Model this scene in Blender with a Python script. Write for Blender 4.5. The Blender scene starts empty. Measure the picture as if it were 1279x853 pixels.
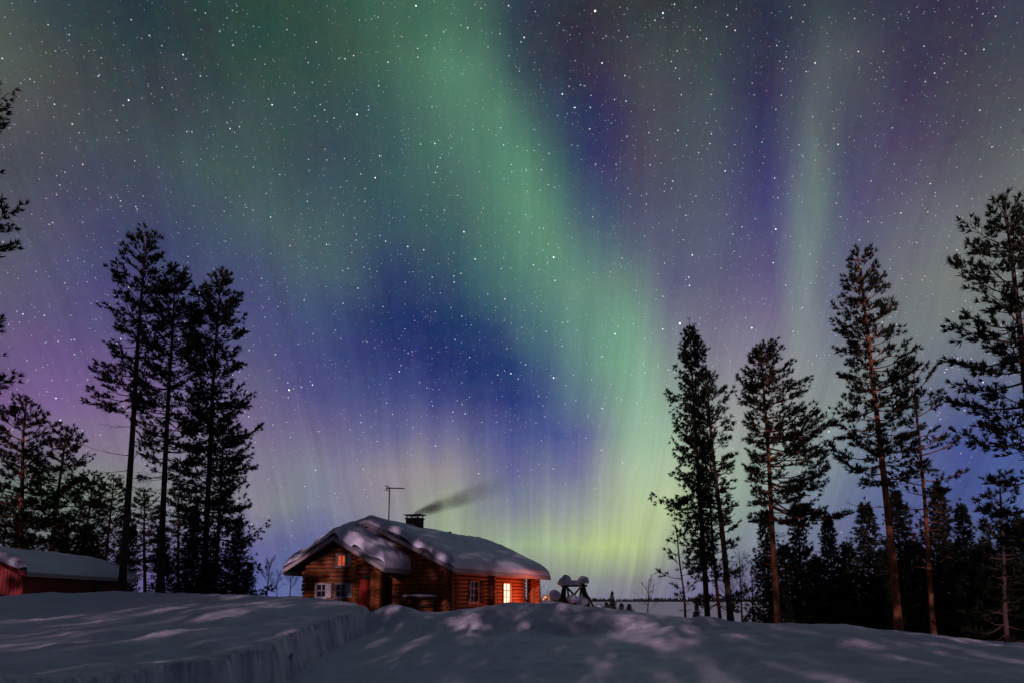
import bpy, math, random
import numpy as np
from mathutils import Vector, Matrix

# ------------------------------------------------------------------ camera
sc = bpy.context.scene
COL = sc.collection
R = math.radians
W0, H0 = 1279.0, 853.0
FPX = 853.0                      # focal length in photo pixels (24 mm on 36 mm)
PITCH = R(8.1)
HOR = 748.0                      # horizon row in the photograph
EYE = 2.0
PPY = HOR - FPX * math.tan(PITCH)
cam_d = bpy.data.cameras.new('camera')
cam = bpy.data.objects.new('camera', cam_d)
COL.objects.link(cam)
cam.location = (0, 0, EYE)
cam.rotation_euler = (math.pi / 2 + PITCH, 0, 0)
cam_d.sensor_width = 36.0
cam_d.lens = 36.0 * FPX / W0
cam_d.shift_y = (PPY - H0 / 2) / W0
cam_d.clip_start = 0.1
cam_d.clip_end = 20000
sc.camera = cam

sc.view_settings.view_transform = 'Standard'
sc.view_settings.look = 'None'
sc.view_settings.exposure = 0.0
sc.view_settings.gamma = 1.0
sc.render.engine = 'CYCLES'
sc.cycles.max_bounces = 5
sc.cycles.diffuse_bounces = 3
sc.cycles.transparent_max_bounces = 8
sc.cycles.use_denoising = True
sc.cycles.denoiser = 'OPENIMAGEDENOISE'
sc.cycles.denoising_input_passes = 'RGB_ALBEDO_NORMAL'
sc.cycles.sample_clamp_indirect = 2.0


def at(px, py, Y):
    """point of the place at depth Y metres that the photo shows at pixel (px, py)"""
    cx = (px - W0 / 2) / FPX
    cy = (PPY - py) / FPX
    fw = math.cos(PITCH) - cy * math.sin(PITCH)
    up = math.sin(PITCH) + cy * math.cos(PITCH)
    s = Y / fw
    return Vector((cx * s, Y, EYE + up * s))


def s2l(c):
    c = np.asarray(c, float) / 255.0
    return np.where(c <= 0.04045, c / 12.92, ((c + 0.055) / 1.055) ** 2.4)


# ------------------------------------------------------------------ night sky with aurora
SKY = [
 (0, [(0,72,86,84),(80,48,66,72),(160,40,58,66),(240,44,64,62),(320,42,72,62),(400,48,82,70),(480,60,98,82),(560,64,106,88),(600,60,92,86),(640,48,66,80),(720,50,50,62),(800,52,58,64),(880,46,52,62),(960,42,50,68),(1040,56,66,76),(1120,54,54,76),(1200,54,50,72),(1279,60,64,84)]),
 (70, [(0,84,92,88),(80,66,76,74),(160,48,62,68),(240,50,64,68),(320,48,74,68),(400,54,80,72),(480,62,96,82),(560,84,134,108),(600,80,124,104),(640,52,72,82),(720,50,44,70),(800,70,74,80),(880,62,74,78),(960,50,48,78),(1040,86,92,98),(1120,58,54,78),(1200,66,62,82),(1279,70,74,86)]),
 (140, [(0,84,84,90),(80,78,78,82),(160,62,74,80),(240,58,72,78),(320,62,82,82),(400,54,76,80),(480,58,86,86),(560,78,122,104),(620,84,132,108),(660,68,100,98),(720,48,56,94),(760,52,48,90),(800,74,70,88),(880,70,84,92),(950,52,50,90),(1022,92,102,106),(1060,74,78,96),(1120,68,60,92),(1200,74,72,88),(1279,84,88,92)]),
 (210, [(0,72,74,88),(80,72,76,92),(160,68,76,92),(240,68,88,92),(320,64,88,86),(400,58,76,92),(480,54,86,90),(560,74,110,102),(640,84,138,112),(665,86,138,112),(700,60,92,100),(735,54,62,104),(765,60,58,104),(800,78,74,96),(880,78,86,100),(960,60,56,108),(1018,102,118,120),(1040,88,98,108),(1065,74,72,108),(1120,82,76,106),(1200,92,92,104),(1279,104,110,110)]),
 (280, [(0,86,86,100),(80,76,78,108),(160,62,66,106),(240,64,76,104),(320,74,94,102),(400,70,96,98),(480,58,86,98),(560,62,96,96),(640,88,136,112),(680,98,150,118),(720,76,108,114),(760,70,90,116),(800,80,84,116),(880,86,92,114),(960,76,72,122),(1010,114,136,132),(1035,98,114,118),(1060,82,82,120),(1120,98,96,118),(1200,112,116,118),(1279,108,112,112)]),
 (350, [(0,92,90,112),(80,82,80,122),(160,70,70,118),(240,64,72,116),(320,66,76,118),(400,72,96,108),(450,62,84,108),(480,42,60,104),(560,50,78,104),(600,64,102,108),(640,76,118,112),(700,98,142,122),(740,98,138,122),(800,104,126,126),(840,92,94,126),(880,94,94,124),(960,94,86,128),(1000,124,142,140),(1030,100,106,128),(1060,96,98,126),(1120,112,116,122),(1200,118,124,122),(1279,110,114,114)]),
 (420, [(0,98,88,124),(80,94,82,130),(160,90,80,132),(240,84,80,126),(320,76,78,126),(400,62,72,126),(480,36,46,106),(560,28,46,104),(620,38,64,110),(650,62,94,120),(720,96,138,128),(765,110,162,134),(782,118,176,140),(800,120,154,140),(840,122,130,138),(880,120,116,138),(960,122,112,140),(990,132,142,142),(1040,112,114,134),(1120,118,124,126),(1200,116,122,124),(1279,110,114,118)]),
 (480, [(0,118,86,142),(80,116,88,146),(160,122,96,144),(240,108,92,138),(320,98,96,132),(360,78,78,132),(400,72,76,132),(480,60,70,130),(560,42,54,118),(640,28,46,112),(680,56,80,130),(705,82,114,130),(740,104,142,134),(780,124,168,142),(800,136,176,150),(840,134,152,144),(880,130,134,142),(960,140,138,146),(1040,130,140,140),(1120,118,128,132),(1200,96,106,134),(1279,90,100,130)]),
 (540, [(0,120,96,138),(80,128,104,144),(160,132,112,146),(240,124,112,144),(320,120,106,142),(400,110,100,140),(480,98,100,146),(560,102,100,146),(640,72,82,144),(700,74,84,146),(735,92,100,148),(755,122,136,148),(780,138,172,150),(805,148,186,156),(840,150,178,154),(880,152,160,152),(960,150,152,150),(1040,132,146,146),(1120,110,124,142),(1200,74,84,142),(1279,76,90,150)]),
 (590, [(0,112,122,118),(80,122,124,126),(160,132,128,138),(240,132,126,142),(320,134,126,146),(380,126,134,148),(430,128,124,150),(480,146,136,146),(560,146,140,146),(640,100,104,152),(680,112,118,152),(720,112,112,152),(760,150,160,156),(800,168,192,160),(840,172,190,158),(880,156,176,154),(960,142,162,150),(1040,124,138,150),(1120,94,106,150),(1200,66,78,148),(1279,70,92,158)]),
 (640, [(0,96,112,108),(60,112,150,104),(110,116,146,106),(160,118,136,116),(240,120,124,130),(320,132,128,144),(360,128,136,140),(400,122,126,152),(480,140,134,148),(540,146,154,140),(565,150,166,134),(600,138,146,146),(640,128,138,150),(720,150,164,152),(800,178,198,150),(840,182,200,148),(880,150,170,148),(960,128,142,150),(1040,104,116,150),(1120,80,92,148),(1200,74,86,140),(1279,76,96,150)]),
 (690, [(0,104,92,130),(80,110,92,136),(160,104,90,140),(240,96,90,148),(320,88,86,152),(400,90,96,158),(480,110,116,150),(560,144,164,138),(640,162,184,142),(720,176,200,134),(760,184,206,128),(800,180,198,134),(840,162,174,142),(880,132,142,146),(960,112,120,148),(1040,100,104,140),(1120,92,92,134),(1200,86,90,130),(1279,84,100,140)]),
 (722, [(0,104,92,128),(160,100,88,138),(240,92,88,146),(320,88,96,158),(400,94,106,160),(480,106,110,150),(560,126,132,144),(640,134,140,142),(720,138,144,136),(800,138,140,138),(880,116,114,144),(960,108,108,144),(1040,102,98,136),(1120,94,92,130),(1200,88,90,126),(1279,86,94,130)]),
 (745, [(0,104,92,128),(160,100,88,138),(320,88,98,156),(400,98,108,154),(480,104,108,144),(640,108,104,142),(720,108,104,142),(800,112,106,144),(880,108,104,144),(960,106,102,142),(1040,102,98,134),(1200,88,90,124),(1279,86,92,126)]),
]


def sky_rgb(az, el):
    """aurora colour in a direction of the sky (azimuth, elevation)"""
    d = np.array([math.sin(az) * math.cos(el), math.cos(az) * math.cos(el), math.sin(el)])
    fw = d[1] * math.cos(PITCH) + d[2] * math.sin(PITCH)
    up = -d[1] * math.sin(PITCH) + d[2] * math.cos(PITCH)
    fw = max(fw, 0.2)
    px = W0 / 2 + FPX * d[0] / fw
    py = PPY - FPX * up / fw
    rows = []
    for y, pts in SKY:
        xs = [p[0] for p in pts]
        rows.append([np.interp(px, xs, [p[k] for p in pts]) for k in (1, 2, 3)])
    rows = np.array(rows)
    ys = [r[0] for r in SKY]
    c = np.array([np.interp(py, ys, rows[:, k]) for k in range(3)])
    return c * 0.94 + 0.06 * (c @ np.array([0.25, 0.6, 0.15]))


world = bpy.data.worlds.new('World')
sc.world = world
world.use_nodes = True
nt = world.node_tree
nt.nodes.clear()


class NB:
    """small node-building helper"""
    def __init__(s, tree): s.t = tree
    def n(s, typ, **kw):
        nd = s.t.nodes.new(typ)
        for k, v in kw.items(): setattr(nd, k, v)
        return nd
    def put(s, sock, v):
        if hasattr(v, 'is_output'): s.t.links.new(v, sock)
        else: sock.default_value = v
    def m(s, op, a, b=None, c=None, clamp=False):
        nd = s.n('ShaderNodeMath', operation=op, use_clamp=clamp)
        s.put(nd.inputs[0], a)
        if b is not None: s.put(nd.inputs[1], b)
        if c is not None: s.put(nd.inputs[2], c)
        return nd.outputs[0]
    def mr(s, v, a, b, c, d, interp='LINEAR'):
        nd = s.n('ShaderNodeMapRange', interpolation_type=interp)
        s.put(nd.inputs['Value'], v)
        for k, q in zip(('From Min', 'From Max', 'To Min', 'To Max'), (a, b, c, d)): s.put(nd.inputs[k], q)
        return nd.outputs[0]
    def xyz(s, x, y, z):
        nd = s.n('ShaderNodeCombineXYZ')
        for i, v in enumerate((x, y, z)): s.put(nd.inputs[i], v)
        return nd.outputs[0]
    def noise(s, vec, scale, detail=2.0, rough=0.5, dim='3D'):
        nd = s.n('ShaderNodeTexNoise', noise_dimensions=dim)
        s.put(nd.inputs['Vector'], vec)
        nd.inputs['Scale'].default_value = scale
        nd.inputs['Detail'].default_value = detail
        nd.inputs['Roughness'].default_value = rough
        return nd
    def mix(s, f, a, b, typ='MIX'):
        nd = s.n('ShaderNodeMix', data_type='RGBA', blend_type=typ)
        s.put(nd.inputs[0], f)
        for sock, v in ((nd.inputs[6], a), (nd.inputs[7], b)):
            if not hasattr(v, 'is_output') and len(v) == 3: v = (*v, 1)
            s.put(sock, v)
        return nd.outputs[2]
    def ramp(s, fac, stops, interp='LINEAR'):
        nd = s.n('ShaderNodeValToRGB')
        cr = nd.color_ramp
        cr.interpolation = interp
        while len(cr.elements) > 1: cr.elements.remove(cr.elements[-1])
        for i, (p, c) in enumerate(stops):
            e = cr.elements[0] if i == 0 else cr.elements.new(p)
            e.position = p
            e.color = (*c, 1)
        s.put(nd.inputs[0], fac)
        return nd.outputs[0]


def build_sky():
    b = NB(nt)
    tc = b.n('ShaderNodeTexCoord')
    sp = b.n('ShaderNodeSeparateXYZ')
    nt.links.new(tc.outputs['Generated'], sp.inputs[0])
    az = b.m('ARCTAN2', sp.outputs[0], sp.outputs[1])
    el = b.m('ARCSINE', sp.outputs[2])
    # soft wandering of the curtains
    wv = b.noise(b.xyz(b.m('MULTIPLY', az, 7.0), b.m('MULTIPLY', el, 4.0), 0.0), 1.0, 2.0)
    wc = b.n('ShaderNodeSeparateColor'); nt.links.new(wv.outputs['Color'], wc.inputs[0])
    azw = b.m('ADD', az, b.m('MULTIPLY', b.m('SUBTRACT', wc.outputs[0], 0.5), 0.045))
    elw = b.m('ADD', el, b.m('MULTIPLY', b.m('SUBTRACT', wc.outputs[1], 0.5), 0.03))
    # fine rays, fanning with height
    azr = b.m('DIVIDE', azw, b.m('MULTIPLY_ADD', el, 1.1, 1.0))
    elr = b.m('ADD', elw, b.m('MULTIPLY', b.m('SUBTRACT', b.noise(b.xyz(b.m('MULTIPLY', azr, 40.0), 0.0, 3.0), 1.0, 3.0, 0.6).outputs[0], 0.5), 0.045))
    A = R(42)
    u_l = b.m('DIVIDE', b.m('ADD', azw, A), A, clamp=True); u_r = b.m('DIVIDE', azw, A, clamp=True)
    right = b.m('GREATER_THAN', azw, 0.0)
    col = None
    e0, de, ne = -1.5, 3.0, 17
    for i in range(ne):
        e = R(e0 + de * i)
        cs = []
        for a0, uu in ((-A, u_l), (0.0, u_r)):
            stops = [(k / 31.0, tuple(s2l(sky_rgb(a0 + A * k / 31.0, e)))) for k in range(32)]
            cs.append(b.ramp(uu, stops))
        c = b.mix(right, cs[0], cs[1])
        if col is None: col = c
        else: col = b.mix(b.mr(elr, R(e0 + de * (i - 1)), e, 0.0, 1.0), col, c)
    # zenith and the sky behind: plain dim night blue-green
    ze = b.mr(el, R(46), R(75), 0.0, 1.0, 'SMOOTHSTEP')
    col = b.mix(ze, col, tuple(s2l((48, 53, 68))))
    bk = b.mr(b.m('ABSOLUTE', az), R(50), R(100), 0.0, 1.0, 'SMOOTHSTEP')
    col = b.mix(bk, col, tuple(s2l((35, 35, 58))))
    # ray structure
    ray = b.noise(b.xyz(b.m('MULTIPLY', azr, 75.0), b.m('MULTIPLY', el, 2.2), 1.7), 1.0, 3.0, 0.55).outputs[0]
    amp = b.mr(el, R(2), R(32), 0.56, 0.22)
    mul = b.m('MULTIPLY_ADD', b.m('SUBTRACT', ray, 0.5), amp, 1.0)
    fine = b.noise(b.xyz(b.m('MULTIPLY', azr, 260.0), b.m('MULTIPLY', el, 6.0), 9.1), 1.0, 2.0, 0.5).outputs[0]
    mul = b.m('MULTIPLY', mul, b.m('MULTIPLY_ADD', b.m('SUBTRACT', fine, 0.5), 0.12, 1.0))
    blot = b.noise(tc.outputs['Generated'], 22.0, 4.0, 0.6)
    col = b.mix(0.012, col, blot.outputs['Color'], 'LINEAR_LIGHT')
    mott = b.noise(tc.outputs['Generated'], 120.0, 2.0, 0.6)
    col = b.mix(0.012, col, mott.outputs['Color'], 'LINEAR_LIGHT')
    mc = b.n('ShaderNodeVectorMath', operation='SCALE')
    nt.links.new(col, mc.inputs[0]); nt.links.new(mul, mc.inputs['Scale'])
    col = mc.outputs[0]
    # stars: point fields on the celestial sphere
    total = None
    for scale, rad, gain, pw in ((220.0, 0.00082, 0.36, 2.0), (140.0, 0.00092, 0.85, 3.0), (100.0, 0.00105, 1.2, 3.6), (62.0, 0.00115, 2.3, 3.4), (30.0, 0.0015, 4.0, 2.6)):
        vo = b.n('ShaderNodeTexVoronoi', feature='F1', voronoi_dimensions='3D')
        nt.links.new(tc.outputs['Generated'], vo.inputs['Vector'])
        vo.inputs['Scale'].default_value = scale
        d = b.m('DIVIDE', vo.outputs['Distance'], scale)
        spot = b.mr(d, rad * 0.35, rad, 1.0, 0.0, 'SMOOTHSTEP')
        cs = b.n('ShaderNodeSeparateColor'); nt.links.new(vo.outputs['Color'], cs.inputs[0])
        br = b.m('MULTIPLY', b.m('POWER', cs.outputs[0], pw), gain)
        tint = b.ramp(cs.outputs[1], [(0.0, (0.62, 0.78, 1.0)), (0.45, (0.95, 0.98, 1.0)), (0.8, (1.0, 0.95, 0.9)), (1.0, (1.0, 0.72, 0.58))])
        v = b.n('ShaderNodeVectorMath', operation='SCALE')
        nt.links.new(tint, v.inputs[0]); nt.links.new(b.m('MULTIPLY', spot, br), v.inputs['Scale'])
        if total is None: total = v.outputs[0]
        else:
            ad = b.n('ShaderNodeVectorMath', operation='ADD')
            nt.links.new(total, ad.inputs[0]); nt.links.new(v.outputs[0], ad.inputs[1])
            total = ad.outputs[0]
    ext = b.mr(el, R(2), R(16), 0.15, 1.0)          # stars fade low over the horizon
    v = b.n('ShaderNodeVectorMath', operation='SCALE')
    nt.links.new(total, v.inputs[0]); nt.links.new(ext, v.inputs['Scale'])
    ad = b.n('ShaderNodeVectorMath', operation='ADD')
    nt.links.new(col, ad.inputs[0]); nt.links.new(v.outputs[0], ad.inputs[1])
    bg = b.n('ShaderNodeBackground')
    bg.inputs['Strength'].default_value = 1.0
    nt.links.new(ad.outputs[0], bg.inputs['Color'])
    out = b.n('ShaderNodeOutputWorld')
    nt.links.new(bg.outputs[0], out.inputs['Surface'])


build_sky()

# ------------------------------------------------------------------ low warm light from behind the camera
SUN_AZ, SUN_EL = R(9.0), R(9.0)
sd = bpy.data.lights.new('low_moon', 'SUN')
sd.energy = 1.9
sd.angle = R(0.35)
sd.color = (1.0, 0.66, 0.92)
so = bpy.data.objects.new('low_moon', sd)
COL.objects.link(so)
trav = Vector((math.sin(SUN_AZ) * math.cos(SUN_EL), math.cos(SUN_AZ) * math.cos(SUN_EL), -math.sin(SUN_EL)))
so.rotation_euler = trav.to_track_quat('-Z', 'Y').to_euler()
so.location = (-10, -60, 20)


# ------------------------------------------------------------------ helpers
def mesh(name, verts, faces, mat=None, parent=None, smooth=False):
    me = bpy.data.meshes.new(name)
    v = np.asarray(verts, np.float32)
    if isinstance(faces, np.ndarray):
        k = faces.shape[1]
        me.vertices.add(len(v)); me.vertices.foreach_set('co', v.ravel())
        me.loops.add(faces.size); me.loops.foreach_set('vertex_index', faces.ravel().astype(np.int32))
        me.polygons.add(len(faces))
        me.polygons.foreach_set('loop_start', np.arange(0, faces.size, k, dtype=np.int32))
        me.update(calc_edges=True); me.validate()
    else:
        me.from_pydata([tuple(p) for p in v], [], faces)
        me.update()
    if smooth: me.polygons.foreach_set('use_smooth', np.ones(len(me.polygons), bool))
    if mat: me.materials.append(mat)
    o = bpy.data.objects.new(name, me)
    COL.objects.link(o)
    if parent: o.parent = parent
    return o


class MB:
    """collects shapes into one mesh"""
    def __init__(s): s.v = []; s.f = []
    def add(s, vs, fs):
        n = len(s.v)
        s.v += [tuple(p) for p in vs]
        s.f += [tuple(i + n for i in f) for f in fs]
    def hexa(s, c):
        s.add(c, [(0, 3, 2, 1), (4, 5, 6, 7), (0, 1, 5, 4), (1, 2, 6, 5), (2, 3, 7, 6), (3, 0, 4, 7)])
    def box(s, a, b):
        (x0, y0, z0), (x1, y1, z1) = a, b
        s.hexa([(x0, y0, z0), (x1, y0, z0), (x1, y1, z0), (x0, y1, z0), (x0, y0, z1), (x1, y0, z1), (x1, y1, z1), (x0, y1, z1)])
    def tube(s, pts, rad, n=8, cap=True):
        pts = [Vector(p) for p in pts]
        rings = []
        for i, p in enumerate(pts):
            d = (pts[min(i + 1, len(pts) - 1)] - pts[max(i - 1, 0)]).normalized()
            ref = Vector((0, 0, 1)) if abs(d.z) < 0.9 else Vector((1, 0, 0))
            a = d.cross(ref).normalized(); c = d.cross(a)
            r = rad[i] if hasattr(rad, '__len__') else rad
            rings.append([p + a * (r * math.cos(2 * math.pi * k / n)) + c * (r * math.sin(2 * math.pi * k / n)) for k in range(n)])
        vs = [q for rg in rings for q in rg]
        fs = []
        for i in range(len(pts) - 1):
            for k in range(n):
                fs.append((i * n + k, i * n + (k + 1) % n, (i + 1) * n + (k + 1) % n, (i + 1) * n + k))
        if cap:
            fs.append(tuple(range(n - 1, -1, -1))); fs.append(tuple((len(pts) - 1) * n + k for k in range(n)))
        s.add(vs, fs)
    def bar(s, p, q, w, h, up=(0, 0, 1)):
        p, q = Vector(p), Vector(q)
        d = (q - p).normalized()
        upv = Vector(up)
        if abs(d.dot(upv)) > 0.95: upv = Vector((0, 1, 0))
        a = d.cross(upv).normalized() * (w / 2); c = a.cross(d).normalized() * (h / 2)
        s.hexa([p - a - c, p + a - c, q + a - c, q - a - c, p - a + c, p + a + c, q + a + c, q - a + c])
    def build(s, name, mat, parent=None, smooth=False):
        return mesh(name, s.v, s.f, mat, parent, smooth)


def tag(o, label=None, cat=None, group=None, kind=None):
    if label: o['label'] = label
    if cat: o['category'] = cat
    if group: o['group'] = group
    if kind: o['kind'] = kind
    return o


def empty(name, loc, rz=0.0):
    o = bpy.data.objects.new(name, None)
    o.empty_display_size = 0.3
    o.location = loc; o.rotation_euler = (0, 0, rz)
    COL.objects.link(o)
    return o


def hash01(ix, iy, seed):
    h = (ix.astype(np.int64) * 374761393 + iy.astype(np.int64) * 668265263 + seed * 1442695041) & 0x7fffffff
    h = ((h ^ (h >> 13)) * 1274126177) & 0x7fffffff
    return ((h ^ (h >> 16)) & 0xffff) / 65535.0


def vnoise(x, y, seed=0):
    """smooth 2-D value noise in -1..1"""
    xi, yi = np.floor(x), np.floor(y)
    fx, fy = x - xi, y - yi
    fx = fx * fx * fx * (fx * (fx * 6 - 15) + 10); fy = fy * fy * fy * (fy * (fy * 6 - 15) + 10)
    a, b_ = hash01(xi, yi, seed), hash01(xi + 1, yi, seed)
    c, d = hash01(xi, yi + 1, seed), hash01(xi + 1, yi + 1, seed)
    return 2 * ((a * (1 - fx) + b_ * fx) * (1 - fy) + (c * (1 - fx) + d * fx) * fy) - 1


def sstep(a, b, x):
    t = np.clip((x - a) / (b - a), 0, 1)
    return t * t * (3 - 2 * t)


# ------------------------------------------------------------------ materials
def new_mat(name):
    m = bpy.data.materials.new(name)
    m.use_nodes = True
    b = NB(m.node_tree)
    p = m.node_tree.nodes['Principled BSDF']
    tc = b.n('ShaderNodeTexCoord')
    return m, b, p, tc.outputs['Object']


def bump(b, p, h, strength, dist):
    bn = b.n('ShaderNodeBump')
    bn.inputs['Strength'].default_value = strength
    bn.inputs['Distance'].default_value = dist
    b.t.links.new(h, bn.inputs['Height'])
    b.t.links.new(bn.outputs[0], p.inputs['Normal'])


def mat_noise(name, c0, c1, scale=4.0, rough=0.8, bscale=None, bdist=0.01, stretch=(1, 1, 1), spec=0.3):
    m, b, p, ob = new_mat(name)
    mp = b.n('ShaderNodeMapping'); mp.inputs['Scale'].default_value = stretch
    b.t.links.new(ob, mp.inputs[0])
    n = b.noise(mp.outputs[0], scale, 5.0, 0.6)
    b.t.links.new(b.ramp(n.outputs[0], [(0.3, c0), (0.7, c1)]), p.inputs['Base Color'])
    p.inputs['Roughness'].default_value = rough
    p.inputs['Specular IOR Level'].default_value = spec
    if bscale:
        bump(b, p, b.noise(mp.outputs[0], bscale, 4.0, 0.6).outputs[0], 0.7, bdist)
    return m


def mat_snow(name, fine=1.0):
    m, b, p, ob = new_mat(name)
    n = b.noise(ob, 1.3, 5.0, 0.6)
    b.t.links.new(b.ramp(n.outputs[0], [(0.3, (0.76, 0.78, 0.81)), (0.7, (0.86, 0.87, 0.89))]), p.inputs['Base Color'])
    p.inputs['Roughness'].default_value = 0.55
    p.inputs['Specular IOR Level'].default_value = 0.25
    h1 = b.noise(ob, 2.2, 6.0, 0.62).outputs[0]
    h2 = b.noise(ob, 26.0, 4.0, 0.7).outputs[0]
    h3 = b.noise(ob, 9.0, 5.0, 0.7).outputs[0]
    h = b.m('MULTIPLY_ADD', h3, 0.36 * fine, b.m('MULTIPLY_ADD', h2, 0.09 * fine, h1))
    bump(b, p, h, 0.75 * fine, 0.16)
    return m


M = {}
M['snow'] = mat_snow('snow')
M['roof_snow'] = mat_snow('settled_snow', 0.3)
M['ice'] = mat_noise('lake_snow', (0.76, 0.78, 0.81), (0.86, 0.87, 0.89), 0.02, 0.6, stretch=(1, 3, 1))
M['log'] = mat_noise('log_wood', (0.12, 0.030, 0.008), (0.42, 0.135, 0.030), 5.0, 0.7, 30.0, 0.006, (0.5, 1.6, 3.0))
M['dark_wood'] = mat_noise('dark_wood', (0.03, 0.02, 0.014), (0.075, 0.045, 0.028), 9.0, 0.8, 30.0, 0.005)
M['grey_board'] = mat_noise('grey_board', (0.30, 0.26, 0.23), (0.46, 0.40, 0.36), 8.0, 0.75, 40.0, 0.004, (1, 1, 5))
M['white_paint'] = mat_noise('white_paint', (0.30, 0.285, 0.265), (0.46, 0.44, 0.41), 12.0, 0.5)
M['red_paint'] = mat_noise('red_paint', (0.15, 0.012, 0.010), (0.27, 0.026, 0.018), 3.0, 0.7, 30.0, 0.004, (4, 4, 0.6))
M['red_door'] = mat_noise('red_door_paint', (0.46, 0.03, 0.016), (0.72, 0.07, 0.03), 5.0, 0.55, 30.0, 0.004)
M['metal'] = mat_noise('dark_metal', (0.03, 0.03, 0.032), (0.06, 0.06, 0.065), 20.0, 0.45)
M['brick'] = mat_noise('sooty_brick', (0.03, 0.022, 0.02), (0.09, 0.055, 0.045), 9.0, 0.85, 30.0, 0.008)
M['pine_bark'] = mat_noise('pine_bark', (0.10, 0.042, 0.020), (0.32, 0.125, 0.050), 7.0, 0.9, 16.0, 0.03, (1.6, 1.6, 0.35), 0.1)
M['spruce_bark'] = mat_noise('spruce_bark', (0.045, 0.03, 0.022), (0.11, 0.07, 0.05), 7.0, 0.9, 18.0, 0.02, (1.6, 1.6, 0.5), 0.1)
M['birch_bark'] = mat_noise('birch_bark', (0.06, 0.05, 0.045), (0.20, 0.17, 0.16), 6.0, 0.8, None, 0.01, (1, 1, 3))
M['pine_needles'] = mat_noise('pine_needles', (0.009, 0.014, 0.007), (0.028, 0.038, 0.016), 1.7, 0.7, spec=0.1)
M['spruce_needles'] = mat_noise('spruce_needles', (0.008, 0.013, 0.007), (0.024, 0.032, 0.015), 1.7, 0.75, spec=0.1)
M['far_forest'] = mat_noise('far_forest', (0.012, 0.016, 0.014), (0.03, 0.036, 0.03), 0.05, 0.9, spec=0.05)
M['window_wood'] = mat_noise('window_wood', (0.34, 0.20, 0.11), (0.48, 0.30, 0.17), 8.0, 0.6)
M['jug'] = mat_noise('pale_enamel', (0.5, 0.46, 0.40), (0.66, 0.62, 0.56), 6.0, 0.4)


def mat_glass():
    m, b, p, ob = new_mat('dark_window_glass')
    p.inputs['Base Color'].default_value = (0.012, 0.013, 0.018, 1)
    p.inputs['Roughness'].default_value = 0.06
    return m


def mat_lit(name, c0, c1, strength, scale):
    m, b, p, ob = new_mat(name)
    n = b.noise(ob, scale, 2.0)
    col = b.ramp(n.outputs[0], [(0.35, c0), (0.65, c1)])
    b.t.links.new(col, p.inputs['Emission Color'])
    p.inputs['Emission Strength'].default_value = strength
    p.inputs['Base Color'].default_value = (0.2, 0.15, 0.1, 1)
    return m


M['glass'] = mat_glass()
M['lit_window'] = mat_lit('lamplit_curtain', (1.0, 0.40, 0.25), (1.0, 0.72, 0.52), 2.0, 1.4)
M['attic_lit'] = mat_lit('attic_curtain', (0.75, 0.07, 0.012), (1.0, 0.20, 0.06), 0.55, 5.0)

# ------------------------------------------------------------------ terrain
LAKE_Z = -5.0


def P(px, py, Y):
    v = at(px, py, Y); return (v.x, v.y, v.z)


LOW = [P(360, 866, 14.5), P(430, 864, 14.5), P(500, 860, 14.5), P(640, 853, 14.5), P(800, 853, 13.5), P(950, 853, 11.5), P(1100, 853, 10), P(1279, 853, 9),
       P(430, 823, 20), P(490, 820, 20), P(560, 815, 20), P(700, 820, 19), P(468, 790, 27.5), P(455, 803, 24), P(500, 801, 24), P(470, 771, 33), P(600, 800, 23), P(750, 805, 22),
       P(500, 776, 27.5), P(490, 758, 30), P(540, 768, 30.5), P(590, 764, 30.5), P(640, 756, 31), P(700, 757, 31), P(760, 762, 31), P(830, 768, 30), P(885, 770.5, 29),
       P(640, 784, 28.0), P(760, 789, 27.6), P(570, 788, 27.6), P(700, 787, 28.2), P(610, 786, 27.9), P(520, 781, 27.4), P(670, 795, 25), P(740, 798, 24), P(860, 800, 21),
       P(890, 774, 27), P(960, 778, 25), P(1040, 780, 23), P(1120, 789, 21), P(1200, 799, 19.5), P(1279, 808, 18), P(1350, 813, 17), P(1120, 793, 26), P(1200, 802, 25), P(1279, 812, 24), P(1040, 785, 28), P(960, 782, 30), P(720, 765, 35), P(800, 772, 35), P(880, 776, 33),
       P(900, 815, 18), P(1000, 815, 16), P(1120, 822, 14), P(1230, 832, 12),
       (-6, 35.5, 1.1), (0, 37.5, 1.05), (0, 46, 1.15), (3, 42, 1.05), (6, 43, 0.75), (-8, 48, 1.2), (-14, 40, 1.3), (-20, 55, 1.4), (3, 52, 0.9), (-15, 70, 0.5),
       (9, 45, 0.2), (14, 45, -0.2), (20, 42, -0.4), (26, 38, -0.4), (32, 30, -0.3), (10, 60, -2.2), (25, 60, -2.4), (45, 55, -2.4), (0, 70, -1.6), (0, 95, -5.6), (30, 90, -5.6), (60, 80, -5.6),
       (0, 5, 0.1), (6, 5, 0.5), (12, 2, 0.7), (-4, 0, 0.1), (0, -10, 0.0), (20, -10, 0.5), (0, -40, 0.0), (-30, -40, 0.5), (40, 0, 0.5), (40, -40, 0.3), (45, 20, -0.3)]
BANK = [P(0, 853, 7.5), P(150, 853, 9.5), P(0, 800, 16), P(0, 770, 26), P(0, 746, 34), P(60, 741, 33.5), P(150, 741.5, 32), P(150, 775, 21), P(230, 741, 31), P(300, 743, 30),
        P(300, 760, 24), P(300, 785, 18), P(250, 812, 14.5), P(385, 747, 29.5), P(440, 757, 29.5), P(425, 763, 26), P(390, 780, 21), P(365, 749, 34), P(200, 800, 15.5),
        (-20, 40, 2.25), (-28, 42, 2.2), (-40, 40, 2.2), (-16, 42, 2.0), (-30, 60, 2.3), (-50, 60, 2.3), (-14, 8, 1.1), (-25, 8, 1.2), (-25, 25, 1.6), (-50, 20, 1.6), (-50, 0, 1.2), (-10, -5, 0.9), (-12, -30, 0.9), (-40, -40, 1.0), (-10.5, 38, 1.6), (-9, 4, 0.95)]


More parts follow.
